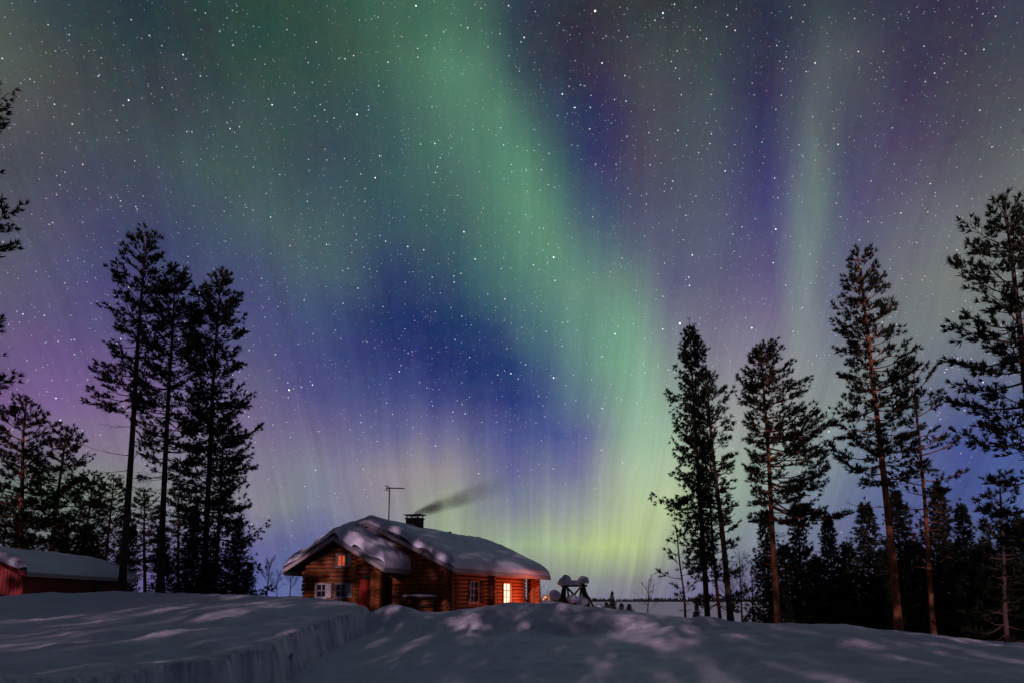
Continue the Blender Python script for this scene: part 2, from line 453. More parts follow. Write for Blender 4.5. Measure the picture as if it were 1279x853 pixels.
class TPS:
    def __init__(s, pts, lam=0.02):
        p = np.array(pts); s.xy = p[:, :2]; n = len(p)
        d = np.linalg.norm(s.xy[:, None] - s.xy[None], axis=2)
        K = s.k(d) + lam * np.eye(n)
        Q = np.hstack([np.ones((n, 1)), s.xy])
        A_ = np.block([[K, Q], [Q.T, np.zeros((3, 3))]])
        s.w = np.linalg.solve(A_, np.concatenate([p[:, 2], np.zeros(3)]))
    @staticmethod
    def k(d): return d                                  # linear kernel: no overshoot
    def __call__(s, x, y):
        out = np.empty(x.size)
        xf, yf = x.ravel(), y.ravel()
        for i in range(0, x.size, 40000):
            q = np.stack([xf[i:i + 40000], yf[i:i + 40000]], 1)
            d = np.linalg.norm(q[:, None] - s.xy[None], axis=2)
            out[i:i + 40000] = s.k(d) @ s.w[:-3] + s.w[-3] + q @ s.w[-2:]
        return out.reshape(x.shape)


low_s, bank_s = TPS(LOW), TPS(BANK)
EDGE = [(-8.2, -60), (-6.6, -10), (-5.9, 4), (-5.6, 9)] + [P(345, 853, 15)[:2], P(372, 832, 18)[:2], P(402, 813, 21.3)[:2], P(440, 801, 25)[:2], P(458, 790, 28)[:2], P(462, 776, 30.3)[:2], P(448, 764, 32.3)[:2], P(415, 757, 33.6)[:2], (-10.5, 35.0), (-12.6, 36.2), (-13.5, 50), (-20, 75), (-200, 120), (-200, -60)]
EDGE = np.array(EDGE)


def sd_poly(x, y, P_):
    best = np.full(x.shape, 1e9); inside = np.zeros(x.shape, bool)
    n = len(P_)
    for i in range(n):
        a, b_ = P_[i], P_[(i + 1) % n]
        e = b_ - a
        t = np.clip(((x - a[0]) * e[0] + (y - a[1]) * e[1]) / (e @ e), 0, 1)
        best = np.minimum(best, np.hypot(x - a[0] - t * e[0], y - a[1] - t * e[1]))
        c = ((a[1] > y) != (b_[1] > y)) & (x < (b_[0] - a[0]) * (y - a[1]) / (b_[1] - a[1] + 1e-12) + a[0])
        inside ^= c
    return np.where(inside, best, -best)


rngL = np.random.RandomState(11)
LUMPS = []          # shovelled and drifted lumps on the heap in front of the cabin and at the mound's end
for px, py, Y, r, h in ((480, 768, 29, 0.9, 0.30), (505, 765, 29.3, 0.8, 0.25), (600, 772, 28.5, 0.7, 0.35), (618, 768, 29, 0.8, 0.3), (650, 778, 27.4, 1.0, 0.32), (690, 778, 27.6, 0.9, 0.3),
                        (715, 780, 27, 0.8, 0.3), (735, 779, 27.3, 0.6, 0.25), (660, 768, 29, 1.2, 0.1), (875, 775, 26.5, 1.0, 0.3), (850, 785, 24, 0.8, 0.25), (845, 795, 22.5, 0.5, 0.22), (820, 805, 21, 0.7, 0.15),
                        (1040, 800, 18.5, 0.6, 0.14), (1020, 812, 16.5, 0.5, 0.12), (930, 825, 15, 0.5, -0.12)):
    q = P(px, py, Y); LUMPS.append((q[0], q[1], r, h))


def height(x, y, detail=True):
    x = np.asarray(x, float); y = np.asarray(y, float)
    sdist = sd_poly(x, y, EDGE)
    wob = 0.24 * vnoise(x * 0.8, y * 0.8, 5) + 0.09 * vnoise(x * 2.1, y * 2.1, 6) + 0.05 * vnoise(x * 6, y * 6, 7)
    bk = sstep(0.0, 0.26, sdist + wob)
    zl = low_s(x, y)
    z = zl * (1 - bk) + np.maximum(bank_s(x, y), zl + 0.1) * bk
    for lx, ly, r, h in LUMPS:
        d2 = ((x - lx) / (1.15 * r)) ** 2 + ((y - ly) / r) ** 2
        z = z + h * np.exp(-d2 * 1.2)
    rr = np.hypot(x, y)
    pa, pb = np.array(P(455, 853, 13)[:2]), np.array(P(478, 782, 30)[:2])
    e_ = pb - pa; tq = np.clip(((x - pa[0]) * e_[0] + (y - pa[1]) * e_[1]) / (e_ @ e_), -0.5, 1)
    path = np.exp(-(np.hypot(x - pa[0] - tq * e_[0], y - pa[1] - tq * e_[1]) / 2.0) ** 4)
    z_flat = z
    if detail:
        z = z + 0.10 * vnoise(x * 0.33, y * 0.25, 1) + 0.055 * vnoise(x * 0.9, y * 0.7, 2)
        z = z + 0.022 * vnoise(x * 2.4, y * 2.0, 3) + 0.010 * vnoise(x * 6.1, y * 5.3, 4)
        edge = np.exp(-(sdist / 0.6) ** 2)
        z = z + edge * (0.07 * np.abs(vnoise(x * 3.5, y * 3.5, 8)) + 0.045 * vnoise(x * 8, y * 8, 9))
        heap = np.exp(-((y - 28.5) / 2.5) ** 2) * sstep(-7, -4, x) * (1 - sstep(3, 8, x))
        z = z + heap * (0.11 * (0.5 - np.abs(vnoise(x * 1.5, y * 1.5, 23))) + 0.06 * (0.5 - np.abs(vnoise(x * 3.4, y * 3.4, 25))) + 0.02 * vnoise(x * 8, y * 8, 24))
        z = z + 0.012 * vnoise(x * 1.1, y * 5.0, 41) * sstep(0.1, 0.5, vnoise(x * 0.25, y * 0.25, 42))
        z = z + heap * (0.13 * np.abs(vnoise(x * 0.8, y * 0.9, 21)) + 0.09 * vnoise(x * 1.9, y * 1.9, 22))
        z = z + 0.03 * vnoise(x * 0.5 + 3 * vnoise(x * .2, y * .2, 31), y * 1.4, 32) * (x > -4)
    z = z_flat + (z - z_flat) * (1 - 0.75 * path) - 0.05 * path
    land = 1 - sstep(110, 200, rr)
    return z * land + (-6.5) * (1 - land)


def gz(x, y):
    return float(height(np.array([x]), np.array([y]))[0])


def build_ground():
    fine = np.radians(np.arange(-44, 44.01, 0.1))
    coarse = np.radians(np.arange(47, 314, 3.0))
    ang = np.concatenate([fine, coarse])
    rad = np.concatenate([[0.4, 1.0, 1.8, 2.6], np.geomspace(3.4, 70, 330), np.geomspace(74, 260, 20)])
    aa, rr = np.meshgrid(ang, rad)
    x, y = np.sin(aa) * rr, np.cos(aa) * rr
    z = height(x, y)
    v = np.stack([x, y, z], 2).reshape(-1, 3)
    na, nr = len(ang), len(rad)
    i = np.arange(nr - 1)[:, None] * na; j = np.arange(na)[None]; j2 = (j + 1) % na
    f = np.stack([i + j, i + j2, i + na + j2, i + na + j], 2).reshape(-1, 4)[:, ::-1]
    f = np.ascontiguousarray(f)
    c = len(v)
    v = np.vstack([v, [[0, 0, gz(0, 0)]]])
    o = mesh('snow_ground', v, f, M['snow'], smooth=True)
    tag(o, kind='structure')
    # centre disc
    b = MB(); b.v = [tuple(p) for p in v[:na]] + [tuple(v[c])]; b.f = [(k, (k + 1) % na, na) for k in range(na)]
    import bmesh
    bm = bmesh.new(); bm.from_mesh(o.data); bm.verts.ensure_lookup_table()
    for k in range(na):
        try: bm.faces.new((bm.verts[c], bm.verts[(k + 1) % na], bm.verts[k]))
        except ValueError: pass
    bm.to_mesh(o.data); bm.free()
    # frozen lake reaching the horizon
    lk = MB(); n = 96; rs = [60, 200, 600, 2000, 6000, 14000]
    vs = [(math.sin(2 * math.pi * k / n) * r, math.cos(2 * math.pi * k / n) * r, LAKE_Z) for r in rs for k in range(n)]
    fs = [(i * n + k, (i + 1) * n + k, (i + 1) * n + (k + 1) % n, i * n + (k + 1) % n) for i in range(len(rs) - 1) for k in range(n)]
    lk.add(vs, fs)
    tag(lk.build('frozen_lake', M['ice']), kind='structure')


build_ground()


def build_far_shore():
    rng = np.random.RandomState(5)
    # low hills that carry the wood
    n = 220
    xs = np.linspace(-2600, 2600, n)
    prof = 2.0 + 2.2 * vnoise(xs / 260.0, xs * 0, 3) + 1.5 * vnoise(xs / 90.0, xs * 0, 4) + 1.5
    vs = []
    for yy, k in ((1930, 0.0), (2000, 0.5), (2150, 1.0), (2400, 1.0), (2700, 0.0)):
        vs += [(x, yy + 40 * math.sin(x / 300.0), LAKE_Z - 0.5 + max(0.2, p) * k * 2.2) for x, p in zip(xs, prof)]
    fs = [(r * n + i, r * n + i + 1, (r + 1) * n + i + 1, (r + 1) * n + i) for r in range(4) for i in range(n - 1)]
    tag(mesh('shore_hills', vs, fs, M['far_forest'], smooth=True), kind='structure')
    N = 5200
    x = rng.uniform(-2500, 2500, N); t = rng.uniform(0, 1, N) ** 1.5
    y = 1935 + 40 * np.sin(x / 300.0) + t * 180
    z0 = LAKE_Z - 0.3 + t * 1.9 * np.interp(x, xs, np.maximum(prof, 0))
    h = rng.uniform(8.0, 12.0, N) * (1 + 0.25 * vnoise(x / 70.0, x * 0, 9)); r = h * rng.uniform(0.16, 0.26, N)
    ks = np.arange(5) * 2 * math.pi / 5
    ring = np.stack([x[:, None] + r[:, None] * np.cos(ks), y[:, None] + r[:, None] * np.sin(ks), np.repeat(z0[:, None], 5, 1)], 2)
    top = np.stack([x, y, z0 + h], 1)[:, None]
    v = np.concatenate([ring, top], 1).reshape(-1, 3)
    base = np.arange(N)[:, None] * 6
    f = np.concatenate([np.stack([base[:, 0] + k, base[:, 0] + (k + 1) % 5, base[:, 0] + 5], 1) for k in range(5)])
    o = mesh('far_shore_forest', v, f, M['far_forest'])
    tag(o, 'dark low wood along the far shore of the frozen lake', 'forest', kind='stuff')


build_far_shore()

# ------------------------------------------------------------------ trees
def np_tubes(tubes, n):
    """tubes: list of (pts Kx3, radii K) -> verts, quad faces"""
    V, F, off = [], [], 0
    ang = np.arange(n) * 2 * math.pi / n
    ca, sa = np.cos(ang), np.sin(ang)
    for pts, rad in tubes:
        pts = np.asarray(pts, float); K = len(pts)
        d = np.gradient(pts, axis=0)
        d /= np.linalg.norm(d, axis=1, keepdims=True) + 1e-9
        ref = np.where(np.abs(d[:, 2:3]) < 0.9, np.array([[0, 0, 1.0]]), np.array([[1.0, 0, 0]]))
        a = np.cross(d, ref); a /= np.linalg.norm(a, axis=1, keepdims=True) + 1e-9
        c = np.cross(d, a)
        rad = np.asarray(rad, float)
        ring = pts[:, None] + rad[:, None, None] * (a[:, None] * ca[None, :, None] + c[:, None] * sa[None, :, None])
        V.append(ring.reshape(-1, 3))
        i = np.arange(K - 1)[:, None] * n; j = np.arange(n)[None]; j2 = (j + 1) % n
        F.append((np.stack([i + j, i + j2, i + n + j2, i + n + j], 2).reshape(-1, 4)) + off)
        off += K * n
    return np.vstack(V), np.vstack(F)


def tufts_mesh(pos, axis, rng, length, width, K, spread):
    N = len(pos)
    pos = np.repeat(pos, K, 0); axis = np.repeat(axis, K, 0)
    d = axis + rng.normal(0, spread, (N * K, 3))
    d /= np.linalg.norm(d, axis=1, keepdims=True) + 1e-9
    L = length * rng.uniform(0.6, 1.15, (N * K, 1))
    r = rng.normal(0, 1, (N * K, 3)); s = np.cross(d, r); s /= np.linalg.norm(s, axis=1, keepdims=True) + 1e-9
    w = width * rng.uniform(0.7, 1.3, (N * K, 1))
    b0 = pos - d * 0.15 * L
    v = np.stack([b0, pos + d * 0.45 * L + s * w, pos + d * L, pos + d * 0.45 * L - s * w], 1).reshape(-1, 3)
    f = np.arange(N * K * 4).reshape(-1, 4)
    return v, f


def trunk_curve(H, lean, rng, n=16, wob=0.12):
    t = np.linspace(0, 1, n)
    ph = rng.uniform(0, 6.28, 4)
    x = lean * t + wob * (np.sin(3.1 * t + ph[0]) - math.sin(ph[0])) * t + 0.3 * wob * np.sin(9 * t + ph[1]) * t
    y = wob * (np.sin(2.7 * t + ph[2]) - math.sin(ph[2])) * t
    return np.stack([x, y, H * t], 1)


def pine_geo(seed, H, r0, cb, prof, lean=0.0, whorl=0.5, per=(3, 5), tuft=0.27, K=13, dead=10, twig=1.0, deadlen=1.2, up=(-12, 30), dens=1.0):
    """Scots pine: bare lower trunk, irregular limbs carrying needle tufts.  prof: [(t, left, right)] crown reach in metres, t=0 crown base .. 1 top"""
    rng = np.random.RandomState(seed)
    tc = trunk_curve(H, lean, rng)
    t = np.linspace(0, 1, len(tc))
    tr = r0 * (1 - t) ** 0.75 + 0.018
    tr[0] *= 1.25
    axis_at = lambda h: np.array([np.interp(h, tc[:, 2], tc[:, 0]), np.interp(h, tc[:, 2], tc[:, 1]), h])
    limbs, TP, TA = [], [], []
    pt = [p[0] for p in prof]; pl = [p[1] for p in prof]; pr = [p[2] for p in prof]
    h = cb * H
    while h < H * 0.985:
        q = (h - cb * H) / (H * (1 - cb))
        L0, R0 = np.interp(q, pt, pl), np.interp(q, pt, pr)
        nb = rng.randint(per[0], per[1] + 1)
        ph0 = rng.uniform(0, 6.28)
        for k in range(nb):
            ph = ph0 + 6.283 * k / nb + rng.normal(0, 0.35)
            c = math.cos(ph)
            reach = (R0 if c > 0 else L0) * abs(c) + 0.5 * (L0 + R0) * (1 - abs(c))
            ln = reach * rng.uniform(0.5, 1.12)
            if rng.rand() < 0.12: ln *= rng.uniform(0.4, 0.7)
            if ln < 0.15: continue
            el = R(np.interp(q, [0, 1], up) + rng.normal(0, 9))
            dh = np.array([math.cos(ph), math.sin(ph), 0])
            p0 = axis_at(h + rng.uniform(-0.15, 0.15))
            s = np.linspace(0, 1, 6)
            side = np.array([-dh[1], dh[0], 0]) * rng.normal(0, 0.10)
            sag = rng.uniform(-0.16, 0.02) * (1 - q); lift = rng.uniform(0.1, 0.3)
            pts = p0 + np.outer(s * ln * math.cos(el), dh) + np.outer(s ** 2 * ln, side)
            pts[:, 2] += ln * (s * math.sin(el) + sag * np.sin(s * 3.14) + lift * s ** 3)
            limbs.append((pts, np.linspace(0.012 + 0.014 * ln, 0.008, 6)))
            nt_ = int((2 + ln * 4.8) * twig)
            for j in range(nt_ + 1):
                sj = 1.0 if j == nt_ else rng.uniform(0.28, 1.0) ** 0.8
                b0 = np.array([np.interp(sj, s, pts[:, a]) for a in range(3)])
                d0 = pts[min(5, int(sj * 5) + 1)] - pts[max(0, int(sj * 5) - 1)]
                d0 = d0 / (np.linalg.norm(d0) + 1e-9)
                yaw = 0 if j == nt_ else rng.choice([-1, 1]) * rng.uniform(0.35, 1.1)
                dx = d0[0] * math.cos(yaw) - d0[1] * math.sin(yaw); dy = d0[0] * math.sin(yaw) + d0[1] * math.cos(yaw)
                dt = np.array([dx, dy, d0[2] * 0.6 + rng.uniform(-0.1, 0.45)]); dt /= np.linalg.norm(dt)
                tl = (0.22 + 0.33 * ln * (1.15 - sj)) * rng.uniform(0.7, 1.3)
                tp = np.array([b0, b0 + dt * tl * 0.6 + [0, 0, 0.03], b0 + dt * tl + [0, 0, 0.1 * tl]])
                limbs.append((tp, np.array([0.010, 0.008, 0.005])))
                m = max(1, int(round((tl / 0.2) * dens)))
                for q2 in range(m):
                    f = 1.0 - q2 * 0.2 / max(tl, 0.2) * rng.uniform(0.8, 1.1)
                    if f < 0.12: break
                    TP.append(b0 + dt * tl * f + rng.normal(0, 0.035, 3)); TA.append(dt * 1.0 + np.array([0, 0, 0.25]) + rng.normal(0, 0.22, 3))
        h += whorl * rng.uniform(0.75, 1.3) * (1.0 if q < 0.75 else 0.85)
    for k in range(3):
        TP.append(np.array([tc[-1, 0], tc[-1, 1], H - 0.12 * k])); TA.append(np.array([rng.normal(0, .3), rng.normal(0, .3), 1.0]))
    # dead bare branches on the trunk below the crown
    for k in range(dead):
        hh = rng.uniform(cb * H * 0.45, cb * H * 1.25)
        ph = rng.uniform(0, 6.28); ln = rng.uniform(0.3, 1.0) * deadlen
        dh = np.array([math.cos(ph), math.sin(ph), 0]); p0 = axis_at(hh)
        s = np.linspace(0, 1, 5)
        pts = p0 + np.outer(s * ln, dh); pts[:, 2] += ln * (rng.uniform(-0.5, 0.1) * s + 0.25 * s ** 2)
        pts[1:] += rng.normal(0, 0.03, (4, 3))
        limbs.append((pts, np.linspace(0.018, 0.005, 5)))
        for j in range(rng.randint(1, 5)):
            sj = rng.uniform(0.3, 0.95); b0 = np.array([np.interp(sj, s, pts[:, a]) for a in range(3)])
            e = dh * rng.uniform(0.1, 0.4) + np.array([-dh[1], dh[0], 0]) * rng.normal(0, 0.3) + [0, 0, rng.uniform(-.25, .2)]
            limbs.append((np.array([b0, b0 + e * 0.5, b0 + e * ln * 0.8]), np.array([0.009, 0.006, 0.004])))
    fv, ff = tufts_mesh(np.array(TP), np.array(TA), rng, tuft, 0.017, K, 0.42)
    return np_tubes([(tc, tr)], 10), np_tubes(limbs, 4), (fv, ff)


def spruce_geo(seed, H, r0, cb, prof, lean=0.0, whorl=0.34, per=(4, 6), tuft=0.24, K=11, up=(-22, 35), hang=0.7, dens=1.0):
    """Norway spruce: foliage almost to the ground, boughs that droop and turn up at the tips"""
    rng = np.random.RandomState(seed)
    tc = trunk_curve(H, lean, rng, wob=0.05)
    t = np.linspace(0, 1, len(tc)); tr = r0 * (1 - t) ** 0.9 + 0.012
    axis_at = lambda h: np.array([np.interp(h, tc[:, 2], tc[:, 0]), np.interp(h, tc[:, 2], tc[:, 1]), h])
    pt = [p[0] for p in prof]; pl = [p[1] for p in prof]; pr = [p[2] for p in prof]
    limbs, TP, TA = [], [], []
    h = cb * H
    while h < H * 0.985:
        q = (h - cb * H) / (H * (1 - cb))
        L0, R0 = np.interp(q, pt, pl), np.interp(q, pt, pr)
        nb = rng.randint(per[0], per[1] + 1); ph0 = rng.uniform(0, 6.28)
        for k in range(nb):
            ph = ph0 + 6.283 * k / nb + rng.normal(0, 0.25); c = math.cos(ph)
            ln = ((R0 if c > 0 else L0) * abs(c) + 0.5 * (L0 + R0) * (1 - abs(c))) * rng.uniform(0.5, 1.12) * (1.3 if rng.rand() < 0.12 else 1.0)
            if ln < 0.1: continue
            el = R(np.interp(q, [0, 1], up) + rng.normal(0, 9))
            dh = np.array([math.cos(ph), math.sin(ph), 0]); sd_ = np.array([-dh[1], dh[0], 0])
            p0 = axis_at(h + rng.uniform(-0.1, 0.1)); s = np.linspace(0, 1, 5)
            pts = p0 + np.outer(s * ln * math.cos(el), dh)
            pts[:, 2] += ln * (math.sin(el) * s + 0.24 * s ** 3 - 0.10 * np.sin(3.14 * s))
            limbs.append((pts, np.linspace(0.010 + 0.010 * ln, 0.005, 5)))
            m = max(2, int(ln * 7.5 * dens))
            for j in range(m + 1):
                sj = 1.0 if j == m else rng.uniform(0.15, 1.0)
                b0 = np.array([np.interp(sj, s, pts[:, a]) for a in range(3)])
                TP.append(b0); TA.append(dh * 0.8 + rng.normal(0, 0.3, 3))
                side = rng.choice([-1, 1]) * rng.uniform(0.08, 0.34) * (0.35 + ln * 0.35)
                b1 = b0 + sd_ * side + dh * abs(side) * 0.5 + np.array([0, 0, -hang * rng.uniform(0.05, 0.35)])
                TP.append(b1); TA.append(dh * 0.5 + sd_ * np.sign(side) * 0.5 + np.array([0, 0, -hang * 0.7]) + rng.normal(0, 0.2, 3))
        h += whorl * rng.uniform(0.8, 1.2) * (1.0 if q < 0.8 else 0.75)
    TP.append(np.array([tc[-1, 0], tc[-1, 1], H])); TA.append(np.array([0, 0, 1.0]))
    fv, ff = tufts_mesh(np.array(TP), np.array(TA), rng, tuft, tuft * 0.085, K, 0.40)
    return np_tubes([(tc, tr)], 8), np_tubes(limbs, 4), (fv, ff)


def birch_geo(seed, H, r0, spread=0.32, nb=26, levels=2):
    """bare winter birch: fine upswept twigs"""
    rng = np.random.RandomState(seed)
    tc = trunk_curve(H, rng.normal(0, 0.1), rng, 10, 0.05)
    limbs = []
    def grow(p0, d, ln, r, lev):
        s = np.linspace(0, 1, 4)
        side = rng.normal(0, 0.12, 3)
        pts = p0 + np.outer(s * ln, d) + np.outer(s ** 2 * ln, side); pts[:, 2] += 0.12 * ln * s ** 2
        limbs.append((pts, np.linspace(r, max(0.003, r * 0.4), 4)))
        if lev > 0:
            for _ in range(rng.randint(4, 7)):
                f = rng.uniform(0.25, 1.0)
                b0 = np.array([np.interp(f, s, pts[:, a]) for a in range(3)])
                e = d + rng.normal(0, 0.45, 3); e[2] += 0.1; e /= np.linalg.norm(e)
                grow(b0, e, ln * rng.uniform(0.3, 0.55), max(0.0035, r * 0.5), lev - 1)
    for k in range(nb):
        h = H * (0.28 + 0.68 * (k + rng.uniform(0, 0.8)) / nb)
        ph = rng.uniform(0, 6.28); a = rng.uniform(0.5, 0.95)
        d = np.array([math.cos(ph) * a, math.sin(ph) * a, 0.8]); d /= np.linalg.norm(d)
        ln = H * spread * (1.1 - h / H) * rng.uniform(0.8, 1.2) + 0.25
        grow(np.array([np.interp(h, tc[:, 2], tc[:, 0]), np.interp(h, tc[:, 2], tc[:, 1]), h]), d, ln, 0.012, levels)
    t = np.linspace(0, 1, len(tc))
    return np_tubes([(tc, r0 * (1 - t) ** 0.9 + 0.008)], 7), np_tubes(limbs, 3), None


def plant(name, geo, loc, label, cat, group, bark, needles):
    root = empty(name, loc)
    tag(root, label, cat, group)
    (tv, tf), (lv, lf), fo = geo
    o = mesh('trunk', np.vstack([tv, lv]), np.vstack([tf, lf + len(tv)]), M[bark], root)
    sm = np.zeros(len(o.data.polygons), bool); sm[:len(tf)] = True
    o.data.polygons.foreach_set('use_smooth', sm)
    if fo is not None: mesh('crown', fo[0], fo[1], M[needles], root)
    return root


def copy_tree(src, loc, rz, scale, label, name=None, group=None):
    r = src.copy(); COL.objects.link(r)
    r.location = loc; r.rotation_euler = (0, 0, rz); r.scale = scale
    r['label'] = label
    if group: r['group'] = group
    for ch in [c for c in src.children]:
        c = ch.copy(); COL.objects.link(c); c.parent = r
    return r


def stand(bpx, bpy_, tpx, tpy, Y):
    """foot on the ground, height and lean of a tree"""
    a = at(bpx, bpy_, Y); z = gz(a.x, Y)
    top = at(tpx, tpy, Y)
    return (a.x, Y, z - 0.12), top.z - z + 0.12, top.x - a.x


def hero_pine(bpx, bpy_, tpx, tpy, Y, seed, r0, cb, prof_px, label, group, bark='pine_bark', **kw):
    loc, H, lean = stand(bpx, bpy_, tpx, tpy + 6, Y)
    k = Y / FPX
    prof = [(t, l * k * (0.92 if t < .85 else 0.75), r * k * (0.92 if t < .85 else 0.75)) for t, l, r in prof_px]
    g = pine_geo(seed, H, r0, cb, prof, lean, **kw)
    return plant('pine_tree', g, loc, label, 'pine tree', group, bark, 'pine_needles')


def hero_spruce(bpx, bpy_, tpx, tpy, Y, seed, r0, cb, prof_px, label, group, **kw):
    loc, H, lean = stand(bpx, bpy_, tpx, tpy, Y)
    k = Y / FPX
    prof = [(t, l * k, r * k) for t, l, r in prof_px]
    g = spruce_geo(seed, H, r0, cb, prof, lean, **kw)
    return plant('spruce_tree', g, loc, label, 'spruce tree', group, 'spruce_bark', 'spruce_needles')


GL, GR = 'tall trees left of the cabin', 'tall trees on the right'
# left group; shade on the pine trunks is put into a darker spruce bark
shade_src = hero_pine(152, 738, 185, 289, 34, 3, 0.167, 0.52, [(0, 70, 30), (0.12, 60, 25), (0.2, 30, 30), (0.42, 50, 42), (0.62, 66, 45), (0.75, 42, 40), (0.9, 22, 24), (1, 5, 6)],
          'tallest pine left of the cabin, its long bare trunk in front of the red shed', GL, bark='spruce_bark', dead=26, deadlen=2.6, whorl=0.48, per=(4, 6))
hero_pine(200, 738, 212, 328, 36.5, 8, 0.160, 0.36, [(0, 20, 55), (0.2, 40, 62), (0.4, 45, 60), (0.6, 46, 50), (0.8, 34, 44), (0.93, 22, 24), (1, 6, 6)],
          'middle pine of the trio left of the cabin, dense crown touching its taller neighbour', GL, bark='spruce_bark', dead=22, deadlen=2.2, whorl=0.42, per=(4, 6))
hero_pine(254, 739, 274, 331, 37.5, 14, 0.160, 0.22, [(0, 36, 50), (0.3, 44, 58), (0.5, 40, 46), (0.7, 40, 38), (0.82, 34, 32), (0.93, 16, 18), (1, 5, 5)],
          'dark pine nearest the cabin in the left trio, crown reaching far down its trunk', GL, bark='spruce_bark', dead=8, whorl=0.38, per=(4, 6), dens=1.2)
hero_spruce(268, 739, 284, 500, 36, 17, 0.122, 0.05, [(0, 52, 66), (0.3, 44, 56), (0.6, 34, 44), (0.85, 18, 22), (1, 3, 3)],
            'shaggy spruce growing against the foot of the dark pine nearest the cabin', GL, whorl=0.5, tuft=0.22)
# right group
hero_spruce(884, 770, 861, 399, 35, 23, 0.144, 0.20, [(0, 26, 16), (0.12, 34, 18), (0.24, 54, 18), (0.33, 38, 20), (0.42, 44, 22), (0.5, 30, 23), (0.6, 27, 25), (0.8, 21, 23), (0.92, 11, 12), (1, 2, 2)],
            'tall narrow spruce left of all the right hand trees, by the lake', GR, whorl=0.42, per=(4, 6), dens=1.6, tuft=0.22)
hero_pine(913, 775, 886, 462, 34, 27, 0.144, 0.45, [(0, 20, 26), (0.3, 22, 26), (0.6, 26, 30), (0.8, 24, 26), (0.92, 16, 18), (1, 6, 6)],
          'slim leaning pine close against the tall narrow spruce by the lake', GR, dead=14, deadlen=1.1, whorl=0.42, bark='spruce_bark')
hero_pine(900, 772, 876, 560, 36, 29, 0.076, 0.12, [(0, 26, 40), (0.3, 30, 34), (0.7, 22, 24), (1, 5, 5)],
          'low bushy young pine filling the foot of the tall narrow spruce', GR, dead=4, whorl=0.5)
hero_pine(856, 768, 851, 652, 33, 31, 0.042, 0.25, [(0, 24, 16), (0.3, 26, 14), (0.7, 16, 12), (1, 5, 5)],
          'thin sparse sapling pine left of the tall narrow spruce', GR, dead=5, deadlen=0.8, whorl=0.6, per=(2, 3), dens=0.6)
hero_pine(972, 778, 947, 428, 36, 37, 0.152, 0.40, [(0, 12, 80), (0.15, 14, 116), (0.32, 20, 100), (0.5, 28, 70), (0.65, 30, 62), (0.78, 28, 52), (0.9, 20, 26), (1, 8, 8)],
          'pine with reddish trunk whose crown hangs far out to the right side only', GR, dead=30, deadlen=1.7, whorl=0.40, per=(4, 7), dens=1.25)
hero_pine(1123, 786, 1079, 306, 31, 41, 0.167, 0.40, [(0, 60, 46), (0.18, 60, 50), (0.35, 52, 50), (0.52, 56, 48), (0.66, 38, 42), (0.8, 30, 36), (0.92, 17, 22), (1, 5, 5)],
          'tallest pine on the right, a straight orange trunk under a slim tapering crown', GR, dead=14, deadlen=1.9, whorl=0.44, per=(4, 6), dens=1.1)
hero_pine(1166, 788, 1142, 447, 33, 43, 0.106, 0.40, [(0, 40, 40), (0.2, 42, 44), (0.45, 34, 52), (0.7, 28, 42), (0.88, 16, 22), (1, 4, 4)],
          'slender loose crowned pine just right of the tallest orange trunked pine', GR, dead=14, deadlen=1.4, whorl=0.62, per=(3, 4), dens=0.85)
hero_pine(1312, 808, 1264, 238, 21, 47, 0.160, 0.22, [(0, 90, 60), (0.2, 84, 60), (0.34, 92, 70), (0.44, 150, 90), (0.52, 126, 80), (0.64, 72, 70), (0.76, 108, 60), (0.9, 40, 40), (0.96, 16, 20), (1, 5, 5)],
          'big near pine cut off by the right edge of the picture, boughs reaching in', GR, dead=8, whorl=0.52, per=(3, 5), tuft=0.25, K=14, up=(-18, 28), bark='spruce_bark')
hero_pine(1372, 812, 1345, 130, 20, 51, 0.152, 0.5, [(0, 80, 60), (0.6, 100, 60), (0.8, 80, 60), (1, 8, 8)],
          'pine beyond the right edge, showing only one bough tip high at the edge', GR, dead=3, whorl=0.5, tuft=0.25, up=(-14, 40))
hero_pine(1258, 802, 1240, 585, 29, 53, 0.091, 0.06, [(0, 46, 40), (0.3, 42, 40), (0.6, 34, 34), (0.85, 18, 20), (1, 5, 5)],
          'mid height pine under the near boughs at the right edge', GR, dead=1, whorl=0.46, bark='spruce_bark')
hero_pine(-90, 760, -76, 40, 22, 59, 0.152, 0.36, [(0, 60, 90), (0.10, 60, 114), (0.2, 50, 60), (0.33, 50, 70), (0.42, 60, 118), (0.52, 50, 60), (0.7, 50, 66), (0.76, 60, 96), (0.84, 40, 50), (1, 8, 8)],
          'pine beyond the left edge, bough tips poking in at three heights', GL, dead=3, whorl=0.5, tuft=0.25, per=(3, 5), up=(-12, 30))


# background kinds, copied below
def proto_pine(seed, H, w, cb, label, **kw):
    g = pine_geo(seed, H, 0.014 * H, cb, [(0, w * .8, w), (0.3, w, w * .95), (0.6, w * .72, w * .8), (0.85, w * .4, w * .38), (1, .1, .1)], 0.0, **kw)
    return g


BG_GROUP_L, BG_GROUP_R = 'wood behind the red shed', 'spruces along the lake slope'
bg_pine = [pine_geo(101 + i, 10.0, 0.13, 0.26, [(0, 1.9, 1.7), (0.3, 2.0, 2.1), (0.6, 1.5, 1.6), (0.85, 0.8, 0.8), (1, .12, .12)], 0.2 * (i - 1), dead=8, whorl=0.42, per=(4, 6), dens=1.0) for i in range(3)]
bg_spruce = [spruce_geo(201 + i, 10.0, 0.12, 0.04, [(0, 1.7, 1.75), (0.3, 1.4, 1.3), (0.6, .80, .84), (0.85, .32, .32), (1, .04, .04)], 0.1 * (i - 1), hang=0.9, whorl=0.33, per=(5, 7), dens=1.35) for i in range(3)]
roots = {}


